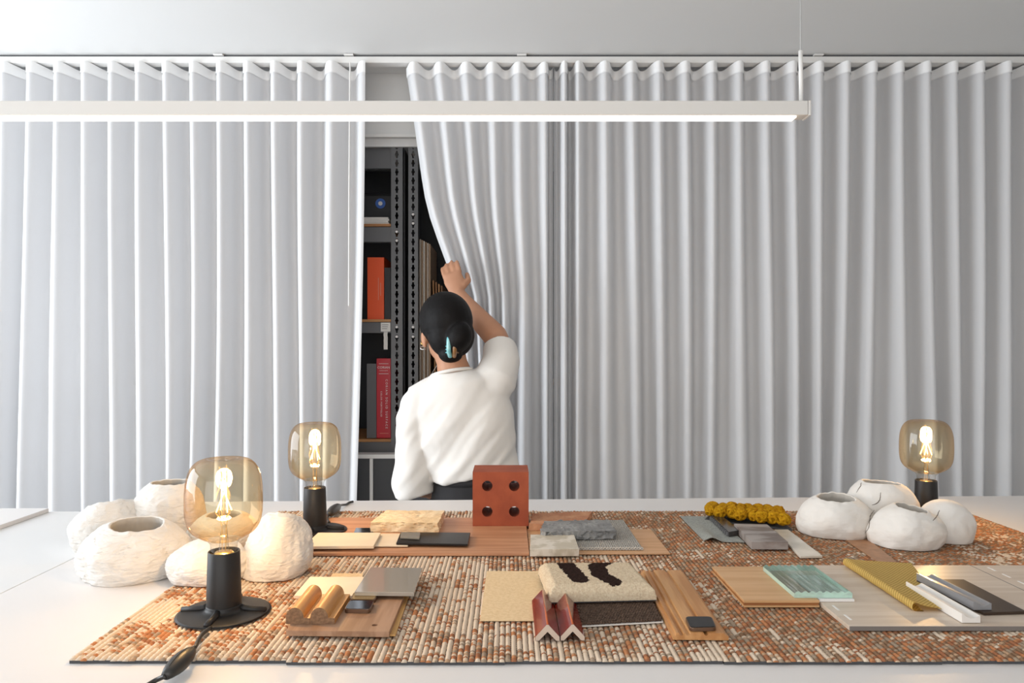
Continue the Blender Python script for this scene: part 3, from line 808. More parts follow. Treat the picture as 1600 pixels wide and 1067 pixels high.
# red glazed angle tiles
M['glaze'] = mat('oxblood glaze', (.17, .012, .008), .10, var=((30, 6, 20), 1), col2=(.28, .03, .012), coat=.3)
M['glaze_edge'] = mat('thin orange glaze', (.48, .10, .02), .15, coat=.6)
M['bisque'] = mat('bisque clay', (.58, .47, .38), .85)
def angle_tile(px, pyf, x, y0, y1, label):
    root = empty('angle_tile', (x, (y0 + y1) / 2, Z0)); tag(root, label, 'ceramic tile', 'red glazed ceramic angle tiles')
    hw, h, t = .0148, .0195, .0062; L = (y1 - y0) / 2
    out = [(-hw, .0), (-hw, .0045), (0, h), (hw, .0045), (hw, .0)]
    prof = [(-hw, 0), (-hw, .0048), (-.0012, h), (.0012, h), (hw, .0048), (hw, 0), (hw - .004, 0), (0, h - .0085), (-hw + .004, 0)]
    bm = extrude_profile(prof, -L, L, caps=False)
    obj('glazed_body', bm, M['glaze'], root)
    for y in (-L - .0004, L): obj('cut_end', extrude_profile([(a * .98, b_ * .985 + .0001) for a, b_ in prof], y, y + .0004), M['bisque'], root)
    bm = extrude_profile([(-.0022, h - .0018), (-.0009, h + .0005), (.0009, h + .0005), (.0022, h - .0018)], -L + .0005, L - .0005)
    obj('ridge', bm, M['glaze_edge'], root, smooth=True)
y0 = P(0, 1001, Z0).y
angle_tile(0, 0, .0485, y0, y0 + .125, 'dark red glazed angle tile, the left one beside the linen square')
angle_tile(0, 0, .0790, y0 + .001, y0 + .128, 'dark red glazed angle tile, the right one against the plush rug')
# oak moulding board with flutes
def moulding():
    a = P(1051, 1000, Z0); b_ = P(1135, 996, Z0); c = P(1061.6, 899, Z0); d = P(1015.5, 899, Z0)
    wdt = .067; L = c.y - a.y
    prof = [(0, 0), (wdt, 0), (wdt, .0045), (wdt - .004, .0065)]
    def groove(x): return [(x + .003, .0085), (x + .0015, .0055), (x - .0015, .0055), (x - .003, .0085)]
    prof += [(wdt - .005, .0085)]
    for x in (.040, .018, .010): prof += groove(x)
    prof += [(.004, .0085), (.0032, .005), (0, .0045)]
    bm = extrude_profile(prof, 0, L)
    o = single('oak_moulding', bm, M['oak'], 'fluted oak moulding board right of the plush rug', 'moulding')
    o.location = (a.x + wdt / 2 + .004, a.y + L / 2, Z0); o.rotation_euler = (0, 0, math.radians(-1.5))
moulding()
def chip(name, px, z0, th, m_top, m_edge, label, r_=.005):
    pts = [P(a, b_, z0 + th) for a, b_ in px]; c = sum(pts, Vector()) / 4
    def rounded(s):
        out = []
        for i in range(4):
            p, pv, nx = pts[i], pts[i - 1], pts[(i + 1) % 4]
            d1 = (pv - p).normalized(); d2 = (nx - p).normalized()
            for k in range(5):
                t = k / 4; q = p + d1 * r_ * (1 - t) ** 2 + d2 * r_ * t ** 2
                out.append(c.lerp(q, s))
        return [(q.x, q.y) for q in out]
    root = empty(name, (c.x, c.y, z0)); tag(root, label, 'chip')
    obj('rim', shift(prism(rounded(1), z0, z0 + th, .0007), root.location), m_edge, root)
    obj('face', shift(prism(rounded(.93), z0 + th + .0001, z0 + th + .0005), root.location), m_top, root)
chip('metal_chip', [(1078, 981), (1119.5, 980), (1112, 963), (1070.5, 963)], Z0 + .0088, .0045, M['blackgloss'], M['bronze'], 'black rounded chip on the oak moulding')

# front left group
Zg = Z0
slab('plywood_sheet', [(512, 991.5), (618, 991.5), (639, 930), (540, 930)], Zg, .002, wood('yellow plywood', (.68, .40, .14), (.58, .32, .10), 'Y'), 'thin yellow plywood sheet peeking out under the walnut board', 'board', .0002)
slab('tan_sheet', [(515, 903), (566, 903), (567, 895.5), (520, 895.5)], Zg, .0015, M['beigecloth'], 'small tan sheet behind the cream tile', 'sample', .0002)
zw = Zg + .0022; 
wb = [(447, 985), (608, 987), (631, 931), (485, 931)]
pts = [P(a, b_, zw + .0065) for a, b_ in wb]
hc = P(585.6, 976.4, zw + .0065)
def board_with_hole():
    bm = bmesh.new(); n = 24; r_ = .0037
    for z, fl in ((zw, 0), (zw + .0065, 1)):
        inn = [bm.verts.new((hc.x + r_ * math.cos(2 * math.pi * k / n), hc.y + r_ * math.sin(2 * math.pi * k / n), z)) for k in range(n)]
        out = [bm.verts.new((p.x, p.y, z)) for p in pts]
        es = [bm.edges.new((inn[k], inn[(k + 1) % n])) for k in range(n)] + [bm.edges.new((out[k], out[(k + 1) % 4])) for k in range(4)]
        bmesh.ops.triangle_fill(bm, edges=es, use_beauty=True)
        if fl:
            for k in range(n): bm.faces.new((lo_i[k], lo_i[(k + 1) % n], inn[(k + 1) % n], inn[k]))
            for k in range(4): bm.faces.new((lo_o[k], lo_o[(k + 1) % 4], out[(k + 1) % 4], out[k]))
        lo_i, lo_o = inn, out
    return bm
single('walnut_board', board_with_hole(), M['walnut'], 'brown wood board with a drilled hole near its corner', 'board')
slab('cream_tile', [(459, 930.5), (556, 930.5), (569, 901), (484, 901)], zw + .0068, .0042, M['cream'], 'cream panel behind the half-round mouldings', 'tile', .0004)
def half_round(x, y0, L, label):
    w_, base, R_ = .0303, .0075, .0112
    prof = [(0, 0), (w_, 0), (w_, base), (2 * R_ + .0002, base)]
    for k in range(15):
        a = math.pi * k / 14; prof.append((R_ + R_ * math.cos(a), base + (R_ + .0018) * math.sin(a)))
    hb = extrude_profile(prof[:-1] + [(0, base)], 0, L); hb.normal_update()
    for f in hb.faces:
        if abs(f.normal.y) > .9: f.material_index = 1
    o = single('half_round_moulding', hb, [wood('oak warm %d' % int(x * 1e4), (.62, .32, .10), (.50, .22, .06), 'Y', .4), mat('end grain %d' % int(x * 1e4), (.26, .145, .075), .8, var=((200, 1, 300), 1), col2=(.17, .09, .045))], label, 'moulding', group='half-round oak mouldings')
    o.location = (x + w_ / 2, y0 + L / 2, zw + .0068)
    autosmooth(o, 35)
ym = P(0, 975, zw + .0068).y
half_round(-.2775, ym, .088, 'half-round oak moulding, the left of the pair')
half_round(-.2469, ym, .088, 'half-round oak moulding, the right of the pair by the chips')
slab('glass_panel', [(554, 924.5), (647, 925.5), (660, 887), (579, 886)], zw + .0115, .0055, M['greige'], 'smoky grey glass panel behind the gold chip', 'glass sample', .0005)
chip('metal_chip', [(547.5, 936.6), (586, 937), (592, 925.5), (553, 925)], zw + .0068, .0042, M['gold'], M['bronze'], 'gold faced rounded chip touching the glass panel', .004)
chip('metal_chip', [(537.5, 951.5), (578, 952), (585, 938.6), (546, 938)], zw + .0068, .0052, M['navy'], M['bronze'], 'dark mirror rounded chip leaning on the gold chip', .005)

# rear right group
def felt():
    z0 = Z0
    c = [P(1099.5, 846.5, z0), P(1163, 848, z0), P(1118, 808, z0), P(1063, 807.6, z0)]
    bm = bmesh.new(); n = 24; g = []
    for j in range(n + 1):
        row = []
        for i in range(n + 1):
            u, v = i / n, j / n
            p = c[0].lerp(c[1], u).lerp(c[3].lerp(c[2], u), v)
            hmp = .0075 * max(0, 1 - v * 1.3) ** 1.5 * math.exp(-((u - .22) / .17) ** 2)
            row.append((Vector((p.x, p.y, z0 + .0003 + hmp))))
        g.append(row)
    top = [[bm.verts.new(p + Vector((0, 0, .0016))) for p in r_] for r_ in g]; bot = [[bm.verts.new(p) for p in r_] for r_ in g]
    for j in range(n):
        for i in range(n):
            bm.faces.new((top[j][i], top[j][i + 1], top[j + 1][i + 1], top[j + 1][i])); bm.faces.new((bot[j][i], bot[j + 1][i], bot[j + 1][i + 1], bot[j][i + 1]))
    for k in range(n):
        for a, b_ in ((top[0], bot[0]), (top[n], bot[n])): bm.faces.new((a[k], a[k + 1], b_[k + 1], b_[k]))
        for s in (0, n): bm.faces.new((top[k][s], top[k + 1][s], bot[k + 1][s], bot[k][s]))
    single('felt_sample', bm, M['felt'], 'grey felt sample with a raised wave at its front edge', 'fabric sample', smooth=False)
felt()
def comb_tile():
    z0 = Z0 + .0023
    c = [P(1139, 839, z0), P(1156, 836, z0), P(1124, 809, z0), P(1111, 812, z0)]
    root = empty('dark_stone_strip', (sum(p.x for p in c) / 4, sum(p.y for p in c) / 4, z0)); tag(root, 'polished dark stone strip with notched edge on the felt', 'stone sample')
    obj('strip', shift(prism([(p.x, p.y) for p in c], z0, z0 + .0095, .0006), root.location), mat('dark polished stone', (.06, .055, .052), .15, var=(40, 1), col2=(.03, .028, .028)), root)
    bm = bmesh.new()
    me = None
    for k in range(11):
        p = c[0].lerp(c[3], (k + .5) / 11)
        obj('notch', shift(B(p.x - .0035, p.x - .0002, p.y - .003, p.y + .003, z0 + .0006, z0 + .0075), root.location), M['dark'], root)
    bm.free()
comb_tile()
def marble():
    z0 = Z0 + .0022; th = .0135
    c = [P(1174.5, 858.3, z0), P(1231.5, 858.6, z0)]
    t = [P(1146.8, 818, z0 + th), P(1198.4, 819, z0 + th)]
    bm = prism([c[0], c[1], t[1], t[0]], z0, z0 + th, .0004)
    root = empty('marble_slab', ((c[0].x + t[1].x) / 2, (c[0].y + t[1].y) / 2, z0)); tag(root, 'grey brown veined marble slab in front of the mustard rug', 'stone sample')
    obj('slab', shift(bm, root.location), M['marble'], root)
marble()
M['onyx'] = mat('milky stone', (.72, .66, .57), .25, var=(20, .8), col2=(.60, .54, .45))
slab('milky_bar', [(1250, 868.5), (1285.5, 868), (1232, 827), (1210, 827)], Z0, .0045, M['onyx'], 'milky white stone bar right of the marble slab', 'stone sample', .0012)
# chunky mustard yarn rug: knots of coiled cord
def yarn_rug():
    root = empty('yarn_rug_sample', P(1172, 820, Z0)); tag(root, 'chunky mustard yellow knotted yarn rug sample', 'rug sample')
    m = mat('mustard wool', (.50, .27, .010), .9, var=(150, 1), col2=(.36, .17, .004), spec=.1)
    rnd = random.Random(5)
    proto = []
    for s in range(4):
        bm = bmesh.new(); rs = random.Random(s)
        for k in range(7):      # strands wound round the knot
            a = k / 7 * math.pi; ax = Vector((rs.uniform(-1, 1), rs.uniform(-1, 1), rs.uniform(-.4, .4))).normalized()
            q = ax.orthogonal().normalized(); q2 = ax.cross(q); off = ax * (rs.uniform(-.006, .006))
            pts = [Vector((0, 0, 0)) + off + (q * math.cos(t) * .0112 + q2 * math.sin(t) * .0112) for t in [2 * math.pi * i / 14 for i in range(15)]]
            tube(pts, .0033, 6, bm)
        ball(bm, (0, 0, 0), .0098, .0095, .009, 10)
        bmesh.ops.recalc_face_normals(bm, faces=bm.faces)
        me = bpy.data.meshes.new('knot'); bm.to_mesh(me); bm.free(); me.materials.append(m)
        for p in me.polygons: p.use_smooth = True
        proto.append(me)
    A_, B_, C_, D_ = P(1101, 813, Z0), P(1238, 829, Z0), P(1216, 811, Z0), P(1110, 805, Z0)
    n = 0
    for i in range(8):
        for j in range(4):
            u, v = (i + .5) / 8, (j + .5) / 4
            p = A_.lerp(B_, u).lerp(D_.lerp(C_, u), v) + Vector((rnd.uniform(-.004, .004), rnd.uniform(-.004, .004), 0))
            o = obj('knot', proto[n % 4], None, root, Vector((p.x, p.y, Z0 + .0172 + rnd.uniform(0, .003))) - root.location); n += 1
            o.rotation_euler = (rnd.uniform(-.5, .5), rnd.uniform(-.5, .5), rnd.uniform(0, 6)); s = rnd.uniform(.85, 1.1); o.scale = (s, s, s * .85)
    obj('backing', shift(prism([A_, B_, C_, D_], Z0, Z0 + .002), root.location), M['backing'], root)
yarn_rug()

# front right group
zo = Z0; oth = .0096
ox0 = P(1162.5, 949, zo).x; oy0 = P(0, 949, zo).y; ox1 = P(1279.5, 948, zo).x; oy1 = P(0, 885, zo + oth).y
ob = empty('oak_plank', ((ox0 + ox1) / 2, (oy0 + oy1) / 2, zo)); tag(ob, 'oak floor plank with a grooved end under the ribbed glass', 'plank')
o_ = ob.location
obj('top_layer', shift(B(ox0, ox1, oy0, oy1, zo + .0062, zo + oth, .0004), o_), M['oakx'], ob)
obj('core', shift(B(ox0 + .0004, ox1 - .0004, oy0 + .0016, oy1 - .001, zo + .0026, zo + .0061), o_), wood('oak core', (.42, .17, .05), (.30, .11, .03), 'X'), ob)
obj('base_layer', shift(B(ox0, ox1, oy0, oy1, zo, zo + .0025, .0003), o_), M['oakx'], ob)
px_ = P(1327, 985, zo).x; py0 = P(0, 985.5, zo).y; py1 = P(0, 883, zo + .0056).y
pn = empty('pale_panel', ((px_ + .9) / 2, (py0 + py1) / 2, zo)); tag(pn, 'large pale bleached wood panel with dashed white inlay', 'panel')
o_ = pn.location
obj('panel_board', shift(B(px_, .90, py0 + .0008, py1, zo, zo + .0056, .0003), o_), M['palepanel'], pn)
obj('front_edge', shift(B(px_, .90, py0, py0 + .0007, zo, zo + .0054), o_), M['panelside'], pn)
dash = bpy.data.meshes.new('inlay_dash'); bd = B(-.0014, .0014, -.009, .009, 0, .0004); bd.to_mesh(dash); bd.free(); dash.materials.append(M['print'])
for k in range(7):
    obj('inlay_dash', dash, None, pn, Vector((px_ + .012, py0 + .03 + k * .034, zo + .0056)) - o_)
xr = P(1556, 892, zo + .0056).x
for k in range(7):
    obj('inlay_dash', dash, None, pn, Vector((xr, py0 + .03 + k * .034, zo + .0056)) - o_)
obj('groove', shift(B(xr - .022, xr - .0205, py0 + .002, py1 - .001, zo + .0056, zo + .0058), o_), M['panelside'], pn)
# ribbed glass
gz = zo + oth + .0003
gx0, gx1 = .396, .476; gy0, gy1 = P(0, 934, gz).y, P(0, 883, gz + .0085).y
prof = [(gx0, gz), (gx1, gz), (gx1, gz + .0062)]
nf = 8
for k in range(nf):
    xa = gx1 - (gx1 - gx0) * k / nf; wd = (gx1 - gx0) / nf
    for s in (.12, .3, .5, .7, .88): prof.append((xa - wd * s, gz + .0060 + .0034 * math.sin(math.pi * s)))
prof.append((gx0, gz + .0062))
gbm = extrude_profile(prof, gy0, gy1)
gbm.normal_update()
for f in gbm.faces:
    if abs(f.normal.z) < .3: f.material_index = 1
M['glasstop'] = thin_glass('ribbed clear glass', (.90, .96, .93), (.72, .86, .80), .2, .8)
M['glassedge'] = mat('green glass edge', (.42, .58, .51), .12, var=((60, 20, 200), 1), col2=(.50, .72, .62), coat=.5)
gl = single('ribbed_glass', gbm, [M['glasstop'], M['glassedge']], 'thick green ribbed glass block across the oak plank', 'glass sample')
rect_slab('white_sheet', ox1 + .002, gx1 + .001, gy0 - .004, gy1 - .02, zo + .0059, .0034, M['print'], 'white sheet under the right side of the ribbed glass', 'sample', .0003)
# gold woven cloth folded along its left side
def gold_cloth():
    zz = zo + .0061
    a0, a1 = P(1317, 884, zz), P(1425, 955, zz)
    b0, b1 = P(1424, 882, zz), P(1478, 955, zz)
    n, mseg = 40, 36; bm = bmesh.new(); g = []
    for j in range(n + 1):
        v = j / n; L = a0.lerp(a1, v); R_ = b0.lerp(b1, v); w_ = (R_ - L).length; row = []
        r_ = .006 - .0004 * v
        d = (R_ - L).normalized()
        for i in range(mseg + 1):
            s = i / mseg
            if s < .3:       # under side then the fold
                t = s / .3; p = L + d * (w_ * .35 * (1 - t) + r_ * t) + Vector((0, 0, 0))
            elif s < .5:
                a = (s - .3) / .2 * math.pi; p = L + d * (r_ - r_ * math.sin(a)) + Vector((0, 0, r_ - r_ * math.cos(a)))
            else:
                t = (s - .5) / .5; p = L + d * (r_ + (w_ - r_) * t) + Vector((0, 0, 2 * r_ * (1 - t ** .7 * .80)))
            p = p + Vector((0, 0, .0006 * noise.noise(p * 60)))
            row.append(p)
        g.append(row)
    outer = [[bm.verts.new(p) for p in r_] for r_ in g]
    for j in range(n):
        for i in range(mseg): bm.faces.new((outer[j][i], outer[j][i + 1], outer[j + 1][i + 1], outer[j + 1][i]))
    bmesh.ops.solidify(bm, geom=bm.faces[:], thickness=-.0009)
    m, nt, b = nodes('gold woven cloth'); b.inputs['Roughness'].default_value = .75
    tc = N(nt, 'ShaderNodeTexCoord'); mp = N(nt, 'ShaderNodeMapping'); mp.inputs['Rotation'].default_value = (0, 0, .75)
    nt.links.new(tc.outputs['Object'], mp.inputs[0])
    ck = N(nt, 'ShaderNodeTexWave'); ck.inputs['Scale'].default_value = 85; ck.inputs['Distortion'].default_value = 1.5; ck.inputs['Detail Scale'].default_value = 8
    nt.links.new(mp.outputs[0], ck.inputs['Vector'])
    cr = N(nt, 'ShaderNodeValToRGB'); cr.color_ramp.elements[0].color = (.66, .43, .09, 1); cr.color_ramp.elements[1].color = (.95, .71, .24, 1); cr.color_ramp.elements[1].position = .55
    nt.links.new(ck.outputs['Fac'], cr.inputs[0]); nt.links.new(cr.outputs[0], b.inputs['Base Color'])
    single('gold_cloth', bm, m, 'gold woven fabric folded over on the pale panel', 'fabric sample', smooth=True)
gold_cloth()
def cove(name, pf, pb, z0, wdt, h, m, label, zb_=None):
    """bar with a hollowed top; pf/pb = left bottom corner pixels front and back"""
    a = P(*pf, z0); b_ = P(*pb, zb_ if zb_ else z0); L = Vector((b_.x - a.x, b_.y - a.y, 0)).length
    prof = [(0, 0), (wdt, 0), (wdt, h * .80)]
    for k in range(9):
        t = k / 8; prof.append((wdt - .0016 - (wdt - .0032) * t, h * (.80 + .2 * t) - h * .42 * math.sin(math.pi * min(1, t * 1.0)) ** .8))
    prof.append((0, h))
    bm = extrude_profile(prof, 0, L)
    o = single(name, bm, m, label, 'moulding')
    ang = -math.atan2(b_.x - a.x, b_.y - a.y)
    dirx = Vector((math.cos(ang), math.sin(ang), 0)); diry = Vector((-math.sin(ang), math.cos(ang), 0))
    o.location = Vector((a.x, a.y, z0)) + dirx * wdt / 2 + diry * L / 2
    o.rotation_euler = (0, 0, ang)
    autosmooth(o, 35); return o
zp = zo + .0059
slab('dark_plate', [(1537, 957), (1604, 955), (1506, 905), (1424, 904)], zp, .0038, mat('bronze brown plate', (.045, .028, .018), .42, spec=.3), 'dark bronze brown plate under the grey profile', 'sample')
cove('cove_profile', (1503, 973), (1415.5, 921), zp + .0004, .0235, .0115, mat('white plaster', (.80, .77, .73), .5), 'white hollow-topped plaster profile lying across the gold cloth')
cove('cove_profile', (1521, 953), (1432, 906), zp + .0042, .0245, .0105, mat('grey lacquer', (.26, .26, .27), .25, coat=.3), 'grey hollow-topped profile on the dark plate')
# copper strip
s0 = [P(1376, 882, Z0), P(1405, 882, Z0), P(1350, 838, Z0), P(1312, 838, Z0)]
single('leather_strip', prism(s0, Z0, Z0 + .0015, .0002), M['copper'], 'tan leather strip running from the panel under the right vases', 'sample')

# ------------------------------------------------------------------ lumpy white vases
def plaster(name, c, c2, bs, st):
    m, nt, b = nodes(name); b.inputs['Roughness'].default_value = .85; b.inputs['Specular IOR Level'].default_value = .15
    tc = N(nt, 'ShaderNodeTexCoord'); mp = N(nt, 'ShaderNodeMapping'); mp.inputs['Scale'].default_value = bs
    nt.links.new(tc.outputs['Object'], mp.inputs[0])
    n = N(nt, 'ShaderNodeTexNoise'); n.inputs['Scale'].default_value = 1; n.inputs['Detail'].default_value = 8; n.inputs['Distortion'].default_value = 1.2
    nt.links.new(mp.outputs[0], n.inputs['Vector'])
    bp = N(nt, 'ShaderNodeBump'); bp.inputs['Strength'].default_value = st; bp.inputs['Distance'].default_value = .005
    nt.links.new(n.outputs['Fac'], bp.inputs['Height']); nt.links.new(bp.outputs[0], b.inputs['Normal'])
    n2 = N(nt, 'ShaderNodeTexNoise'); n2.inputs['Scale'].default_value = 14; nt.links.new(tc.outputs['Object'], n2.inputs['Vector'])
    r = N(nt, 'ShaderNodeValToRGB'); r.color_ramp.elements[0].color = (*c, 1); r.color_ramp.elements[1].color = (*c2, 1); r.color_ramp.elements[0].position = .45; r.color_ramp.elements[1].position = .75
    nt.links.new(n2.outputs['Fac'], r.inputs[0]); nt.links.new(r.outputs[0], b.inputs['Base Color'])
    return m
M['mache'] = plaster('white papier mache', (.74, .71, .67), (.69, .65, .60), (30, 30, 90), .9)
M['clay'] = plaster('smooth white clay', (.76, .73, .69), (.71, .65, .58), (24, 24, 30), .4)
M['inside'] = mat('shade-toned vase inside', (.46, .43, .39), .9)  # darker than the outer walls, standing in for shade within the openings
M['crack'] = mat('crack', (.12, .09, .07), .9)
def lobe(parent, c, rx, ry, h, hole, tilt, m, seed, amp, z0, rough):
    """squat rounded vessel with a rough opening; tilt = lean of the axis in x and y"""
    seg, rings = 112, 56
    bm = bmesh.new(); grid = []
    hole_f = hole / rx if hole else 0
    phi1 = math.acos(min(1, hole_f ** (1 / .95))) if hole else math.pi / 2 - .001
    def rad(phi):    # superellipse-like profile: flat base to opening
        return math.cos(phi) ** .75 if phi > 0 else math.cos(phi * .9)
    for j in range(rings + 1):
        f = j / rings; ph = -.34 + (phi1 + .34) * f
        rr = max(0.001, math.cos(ph) ** .95 if ph > 0 else math.cos(ph) ** 1.4)
        zz = (math.sin(ph) + .3335) / (1.3335 if not hole else math.sin(phi1) + .3335)
        row = []
        for i in range(seg):
            a = 2 * math.pi * i / seg
            d = Vector((math.cos(a) * rr, math.sin(a) * rr, zz))
            k = 1 + amp * (noise.noise(d * 1.7 + Vector((seed, 0, 0))) * 1.2 + .35 * noise.noise(d * 5 + Vector((0, seed, 0))))
            rg = Vector((d.x * 7, d.y * 7, d.z * 16)) + noise.noise_vector(d * 4) * 2
            k += rough * (.5 - abs(noise.noise(rg)) + .5 * noise.noise(rg * 2.3))
            x, y, z = d.x * rx * k, d.y * ry * k, max(0, zz) * h
            if hole and f > .92: z += .0022 * noise.noise(Vector((math.cos(a) * 3, math.sin(a) * 3, seed)))
            x += tilt[0] * max(0, zz) * h; y += tilt[1] * max(0, zz) * h
            z += (-tilt[0] * d.x * rx - tilt[1] * d.y * ry) * max(0, zz) ** 2 * 1.0
            row.append(bm.verts.new((x, y, max(0, z))))
        grid.append(row)
    if hole:     # wall thickness and the inside surface
        top = grid[-1]; cen = sum((v.co for v in top), Vector()) / seg
        inner = []
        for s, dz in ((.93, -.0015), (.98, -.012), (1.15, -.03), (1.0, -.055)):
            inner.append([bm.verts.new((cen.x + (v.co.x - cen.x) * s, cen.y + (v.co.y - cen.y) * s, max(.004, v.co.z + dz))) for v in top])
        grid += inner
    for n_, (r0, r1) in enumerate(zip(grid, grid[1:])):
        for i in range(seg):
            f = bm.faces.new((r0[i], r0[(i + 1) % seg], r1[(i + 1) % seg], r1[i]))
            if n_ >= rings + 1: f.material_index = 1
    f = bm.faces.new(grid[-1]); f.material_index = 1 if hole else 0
    bm.faces.new(grid[0][::-1])
    o = obj('vessel', bm, [m, M['inside']], parent, Vector((c[0], c[1], z0)) - parent.location, smooth=True)
    return o, grid
def cluster(name, label, lobes, m, amp, rough):
    root = empty(name, (lobes[0][0], lobes[0][1], 1.0)); tag(root, label, 'vase')
    made = []
    for k, (x, y, rx, ry, h, hole, tilt, z0) in enumerate(lobes):
        made.append(lobe(root, (x, y), rx, ry, h, hole, tilt, m, k * 3.7 + len(label), amp, z0, rough)[0])
    return root, made
xx = lambda px, d: (px - CX) * d / F
lv, lm = cluster('cluster_vase', 'rough white papier-mache cluster vase of joined vessels at the left', [
    (xx(214, 1.165), 1.165, .086, .080, .078, .043, (.05, -.08), 1.0003),
    (xx(176, 1.30), 1.30, .066, .07, .078, .034, (-.20, .22), 1.0003),
    (xx(263, 1.345), 1.345, .064, .064, .111, .033, (.03, .0), 1.0003),
    (xx(327, 1.115), 1.115, .062, .058, .058, 0, (0, 0), 1.0078),
    (xx(350, 1.255), 1.255, .062, .060, .060, .029, (.02, -.05), 1.0130),
    (xx(428, 1.135), 1.135, .053, .056, .083, .026, (.10, .38), 1.0078)], M['mache'], .10, .045)
rv, rm = cluster('cluster_vase', 'smooth white clay cluster vase with cracks beside the right lamp', [
    (xx(1305, 1.378), 1.378, .069, .062, .070, .034, (-.02, -.12), 1.0078),
    (xx(1370, 1.425), 1.415, .070, .060, .090, .036, (.06, .02), 1.0078),
    (xx(1412, 1.303), 1.303, .063, .057, .066, .029, (.16, -.10), 1.0078),
    (xx(1473, 1.345), 1.338, .050, .046, .072, 0, (0, 0), 1.0078)], M['clay'], .09, .012)

from mathutils.bvhtree import BVHTree
def crack(root, made, pix):
    trees = []
    for o in made:
        off = o.location + root.location
        trees.append(BVHTree.FromPolygons([v.co + off for v in o.data.vertices], [tuple(p.vertices) for p in o.data.polygons]))
    org = Vector((0, 0, CAMZ)); out = []
    dense = smooth_path([(a, b_, 0) for a, b_ in pix], 5)
    for k, q_ in enumerate(dense):
        jx = 1.1 * noise.noise((k * .9, pix[0][0], 0)); d = Vector((q_.x + jx - CX, F, CY - q_.y)).normalized(); best = None
        for t in trees:
            h = t.ray_cast(org, d)
            if h[0] and (best is None or h[3] < best[1]): best = (h[0], h[3])
        if best: out.append(best[0] - root.location)
    if len(out) > 2: obj('crack', tube(out, [.0004 + .0004 * math.sin(math.pi * k / (len(out) - 1)) for k in range(len(out))], 6), M['crack'], root)
for pix in ([(1345.6, 754), (1344.5, 760), (1337.5, 769.5)], [(1376, 769.5), (1374.5, 781), (1368.8, 787), (1362, 789)], [(1366, 797), (1359.5, 807), (1358, 823), (1352.6, 832)], [(1468, 797), (1463.6, 806.5), (1457.8, 813.5)]):
    crack(rv, rm, pix)

